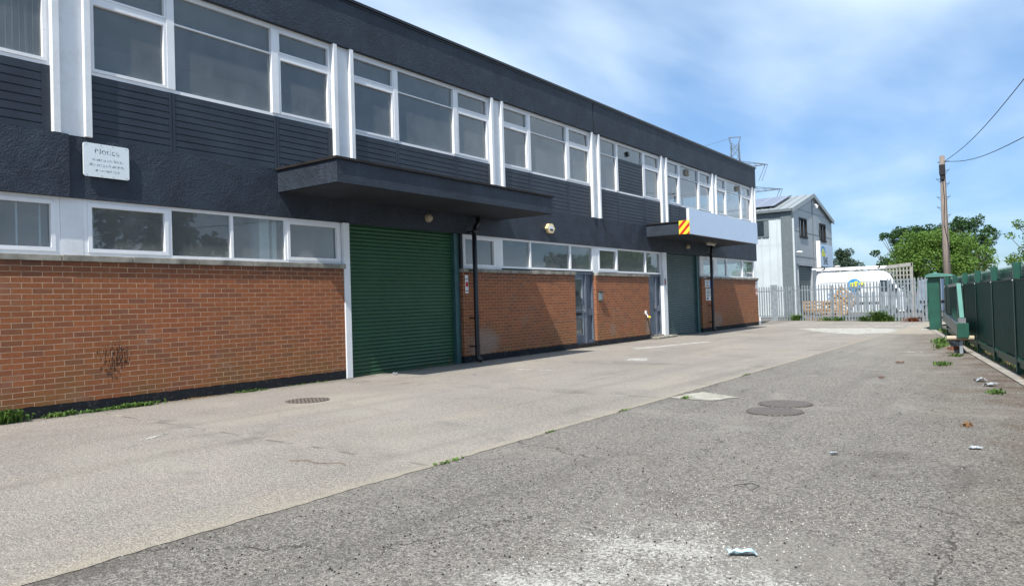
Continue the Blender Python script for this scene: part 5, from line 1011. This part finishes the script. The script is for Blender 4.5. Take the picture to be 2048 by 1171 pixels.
tree('conifer_tree', (-2.15, 64, 0), 4.85, 1.6, 'small dark round-topped conifer between the grey unit and the trees', 'needle', 41, 12000, .13, .1, 40, 0, fzz=1.1)
for k, (x, y, h, rx) in enumerate(((22, 52, 5.2, 3.0), (27, 20, 8.0, 4.0), (24, 61, 5.6, 3.4), (27, 76, 6.2, 4.0), (25, 8, 7, 3.3))):
    tree('broadleaf_tree', (x, y, 0), h, rx, ['dark tree across the lane mirrored in the middle ground floor windows', 'broad dark tree mirrored in the left ground floor windows', 'dark tree mirrored in the windows beside the first door', 'large dark tree mirrored in the windows beside the second door', 'dark tree mirrored in the nearest ground floor windows'][k], 'leafdark', 60 + k, 5200, .36, .2, 26, 0, grp='trees mirrored in the windows')
# ================================================================== WEEDS, GRASS, LITTER, STONES
def weed(x, y, sx, sy, n, h, label, mat='weed', seed=0, z=0.0, flower=False):
    rng = random.Random(seed * 13 + 5); b = MB()
    for _ in range(n):
        px, py = x + rng.gauss(0, sx), y + rng.gauss(0, sy); hh = h * rng.uniform(.3, 1.1); a = rng.uniform(0, 2 * PI); ln = rng.uniform(.4, 1.0) * hh; w_ = rng.uniform(.006, .016) * (1 + h * 2)
        d = Vector((math.cos(a), math.sin(a), 0)); s_ = Vector((-d.y, d.x, 0)) * w_; p0 = Vector((px, py, z)); p1 = p0 + d * ln * .35 + Vector((0, 0, hh * .7)); p2 = p0 + d * ln + Vector((0, 0, hh * rng.uniform(.5, 1)))
        q = len(b.v); b.v += [tuple(p0 - s_ * .4), tuple(p0 + s_ * .4), tuple(p1 + s_), tuple(p1 - s_), tuple(p2)]; b.f += [(q, q + 1, q + 2, q + 3), (q + 3, q + 2, q + 4)]
    return tag(b.build('weed', mat, recalc=False), label, 'weed', 'weeds growing in the yard')
weed(0.14, 3.80, .05, .09, 90, .22, 'dark leafy weed at the bottom left corner by the brick wall', seed=1)
weed(0.14, 4.42, .035, .09, 130, .085, 'yellow green weed clump at the foot of the brick wall below the notice', seed=2)
weed(0.13, 4.85, .03, .10, 120, .05, 'low green weed between two clumps at the foot of the left brick wall', seed=3)
weed(0.15, 5.35, .04, .17, 380, .07, 'long bright green weed strip at the foot of the left brick wall', seed=4)
weed(0.14, 7.30, .03, .16, 120, .05, 'small green weed patch near the right end of the left brick wall', seed=5)
weed(6.72, 4.74, .015, .10, 40, .025, 'tiny weed in the joint between concrete and asphalt', seed=6)
weed(6.95, 9.22, .03, .04, 50, .04, 'tiny weed on the pale concrete patch', seed=7)
weed(9.32, 15.1, .06, .10, 90, .09, 'green weed tuft on the asphalt opposite the nearest fence post', seed=8)
weed(9.35, 17.2, .07, .10, 90, .07, 'small yellowish weed tuft beyond the nearest fence post', seed=9)
weed(8.80, 20.3, .06, .5, 260, .08, 'yellow green weed strip beside the gate stop', seed=10)
weed(8.62, 21.8, .08, .4, 180, .14, 'weeds at the kerb in front of the open gate', seed=11)
weed(10.3, 11.2, .05, .09, 70, .06, 'small weed at the right edge near the kerb', seed=12)
weed(10.2, 8.4, .03, .05, 40, .035, 'small brown weed near the right edge', 'dry', seed=13)
weed(9.15, 19.2, .07, .2, 120, .08, 'reddish dry weed beside the gate stop', 'redweed', seed=14)
for k, (x, y, n_, h_, mt, lb) in enumerate(((0.3, 39.95, 160, .42, 'weed', 'leafy weed at the foot of the palisade near the building'), (2.0, 39.0, 100, .25, 'weed', 'low weed below the pallets at the palisade'), (2.6, 38.65, 90, .3, 'weed', 'thin weed right of the pallets at the palisade'), (3.9, 37.95, 180, .30, 'weed', 'green weed clump at the palisade in front of the van'), (4.55, 37.6, 260, .62, 'weed', 'tallest weed growing up the palisade in front of the van'), (5.05, 37.35, 240, .34, 'weed', 'dense green weed at the join of the two palisade runs'), (6.1, 36.8, 200, .26, 'redweed', 'rusty red dead weed at the foot of the taller palisade'))):
    weed(x, y, .16, .07, n_, h_, lb, mt, 20 + k)
for k, (y, lb) in enumerate(((6.3, 'tiny weed in the seam nearer the camera than the pale patch'), (7.9, 'tiny weed in the seam just short of the pale patch'), (12.4, 'small weed in the seam beyond the pale patch'))): weed(6.71, y, .015, .06 + .02 * k, 26, .022, lb, seed=50 + k)
weed(0.12, 8.6, .02, .25, 60, .03, 'sparse moss and weeds by the wall just left of the white post', seed=60)
weed(0.12, 6.4, .02, .22, 70, .03, 'thin line of weeds at the foot of the left brick wall near its middle', 'dry', seed=61)
# verge grass
rng = random.Random(3); b = MB()
for _ in range(5200):
    Y = rng.uniform(8, 29); off = rng.uniform(-.9, .13); p = fp(Y, off, 0.0); cl_ = noise.noise(Vector((p.x * 1.5, p.y * 1.5, 0)))
    if cl_ < -.05: continue
    a = rng.uniform(0, 2 * PI); hh = rng.uniform(.03, .16); d = Vector((math.cos(a), math.sin(a), 0)); s_ = Vector((-d.y, d.x, 0)) * .008; q = len(b.v)
    b.v += [tuple(p - s_), tuple(p + s_), tuple(p + d * hh * .5 + Vector((0, 0, hh)))]; b.f.append((q, q + 1, q + 2))
tag(b.build('grass', 'weed', recalc=False), 'rough grass along the foot of the green fence', 'grass', kind='stuff')
b = MB()
for _ in range(2600):
    Y = rng.uniform(8, 29); off = rng.uniform(-.9, .2); p = fp(Y, off, 0.0); a = rng.uniform(0, 2 * PI); hh = rng.uniform(.02, .12); d = Vector((math.cos(a), math.sin(a), 0)); s_ = Vector((-d.y, d.x, 0)) * .007; q = len(b.v)
    if noise.noise(Vector((p.x * 1.5, p.y * 1.5, 4))) < .02: continue
    b.v += [tuple(p - s_), tuple(p + s_), tuple(p + d * hh + Vector((0, 0, hh * .6)))]; b.f.append((q, q + 1, q + 2))
tag(b.build('dry_grass', 'dry', recalc=False), 'straw coloured dead grass along the foot of the green fence', 'grass', kind='stuff')
def stones(n, area, size, name, mat, label, rng, dens=None):
    b = MB()
    for _ in range(n):
        x, y = area(rng); s_ = size * rng.uniform(.4, 1.5); a = rng.uniform(0, PI); q = len(b.v); m_ = 5
        for k in range(m_): t_ = a + 2 * PI * k / m_; r = s_ * rng.uniform(.7, 1.1); b.v.append((x + r * math.cos(t_), y + r * math.sin(t_), -.003))
        b.v.append((x + s_ * rng.uniform(-.3, .3), y + s_ * rng.uniform(-.3, .3), s_ * rng.uniform(.5, .9)))
        for k in range(m_): b.f.append((q + k, q + (k + 1) % m_, q + m_))
    return tag(b.build(name, mat, recalc=False), label, 'gravel', kind='stuff')
def near(rng):
    while True:
        y = 2.2 + 12 * rng.random() ** 1.8; x = rng.uniform(6.75, 10.9)
        if x < kerb_x(y): return x, y
def nearc(rng):
    y = 2.0 + 12 * rng.random() ** 1.5; return rng.uniform(2.5, 6.7) if rng.random() < .5 else 6.7 - 1.5 * rng.random() ** 2, y
stones(5200, near, .0055, 'loose_gravel', 'stone', 'small loose stones scattered on the asphalt', random.Random(1))
stones(1100, near, .006, 'dark_gravel', 'tyre', 'dark chippings scattered on the asphalt', random.Random(2))
stones(900, nearc, .005, 'loose_gravel', 'stone', 'small loose stones scattered on the concrete', random.Random(4))
def spill(rng): return rng.gauss(9.2, .42), rng.gauss(3.75, .55)
stones(700, spill, .0042, 'paint_flakes', 'flake', 'white paint chips scattered around the spilt paint', random.Random(6))
def litter(name, x, y, sx, sy, mat, label, seed, rot=0.0, zz=.02):
    rng = random.Random(seed); b = MB(); nx, ny = 7, 5; ca, sa = math.cos(rot), math.sin(rot)
    for lay in (0, .004):
        for i in range(nx):
            for j in range(ny):
                u, v = (i / (nx - 1) - .5), (j / (ny - 1) - .5); k = 1 - .35 * rng.random() * (abs(u) > .4 or abs(v) > .4); X_, Y_ = u * sx * k, v * sy * k; rg = random.Random(seed * 100 + i * 10 + j)
                b.v.append((x + X_ * ca - Y_ * sa, y + X_ * sa + Y_ * ca, .006 + lay + zz * rg.random()))
    for lay in (0, 1):
        o_ = lay * nx * ny
        for i in range(nx - 1):
            for j in range(ny - 1): b.f.append((o_ + i * ny + j, o_ + (i + 1) * ny + j, o_ + (i + 1) * ny + j + 1, o_ + i * ny + j + 1))
    return tag(b.build(name, mat, recalc=False), label, 'litter', 'litter lying about the yard')
litter('plastic_scrap', 9.55, 3.73, .16, .055, 'litterblue', 'pale blue crumpled plastic scrap on the spilt white paint', 1, .5)
litter('litter_scrap', 10.05, 12.55, .16, .2, 'litter', 'grey crumpled scrap on the asphalt near the kerb', 2, .3, .05); litter('litter_scrap', 10.2, 12.0, .17, .15, 'litter', 'white crumpled scrap nearest the right kerb', 3, .9, .04)
litter('litter_scrap', 10.34, 7.2, .10, .06, 'litter', 'small white scrap at the right side of the asphalt', 4, .2, .02); litter('litter_scrap', 9.4, 6.45, .08, .05, 'litter', 'tiny pale scrap in the middle of the asphalt', 5, .8, .015); litter('litter_scrap', 0.45, 10.35, .12, .10, 'litter', 'white scrap on the concrete below the green shutter', 6, .2, .05)
litter('dead_leaf', 8.62, 15.3, .16, .12, 'twig', 'brown dead leaf on the asphalt beyond the covers', 7, .2, .03); litter('dead_leaf', 8.75, 12.6, .10, .07, 'twig', 'smaller brown dead leaf nearer than the other', 8, .9, .02); litter('litter_scrap', 2.0, 10.9, .08, .07, 'litter', 'small white scrap on the concrete in front of the near drainpipe', 9, .3, .015)
b = MB(); b.tube([(5.45, 4.05, .01), (5.62, 4.12, .016), (5.78, 4.1, .01), (5.95, 4.2, .014), (6.05, 4.17, .012)], .0028, 6); tag(b.build('twig', 'twig'), 'thin brown twig on the concrete near the camera', 'twig')
b = MB(); b.tube([(9.05, 5.05, .01), (9.15, 5.12, .02), (9.22, 5.08, .02), (9.2, 4.98, .01)], .0025, 6); tag(b.build('wire_scrap', 'cable'), 'small bent black wire on the asphalt', 'wire')
for o in bpy.data.objects:
    if '_o' in o: del o['_o']
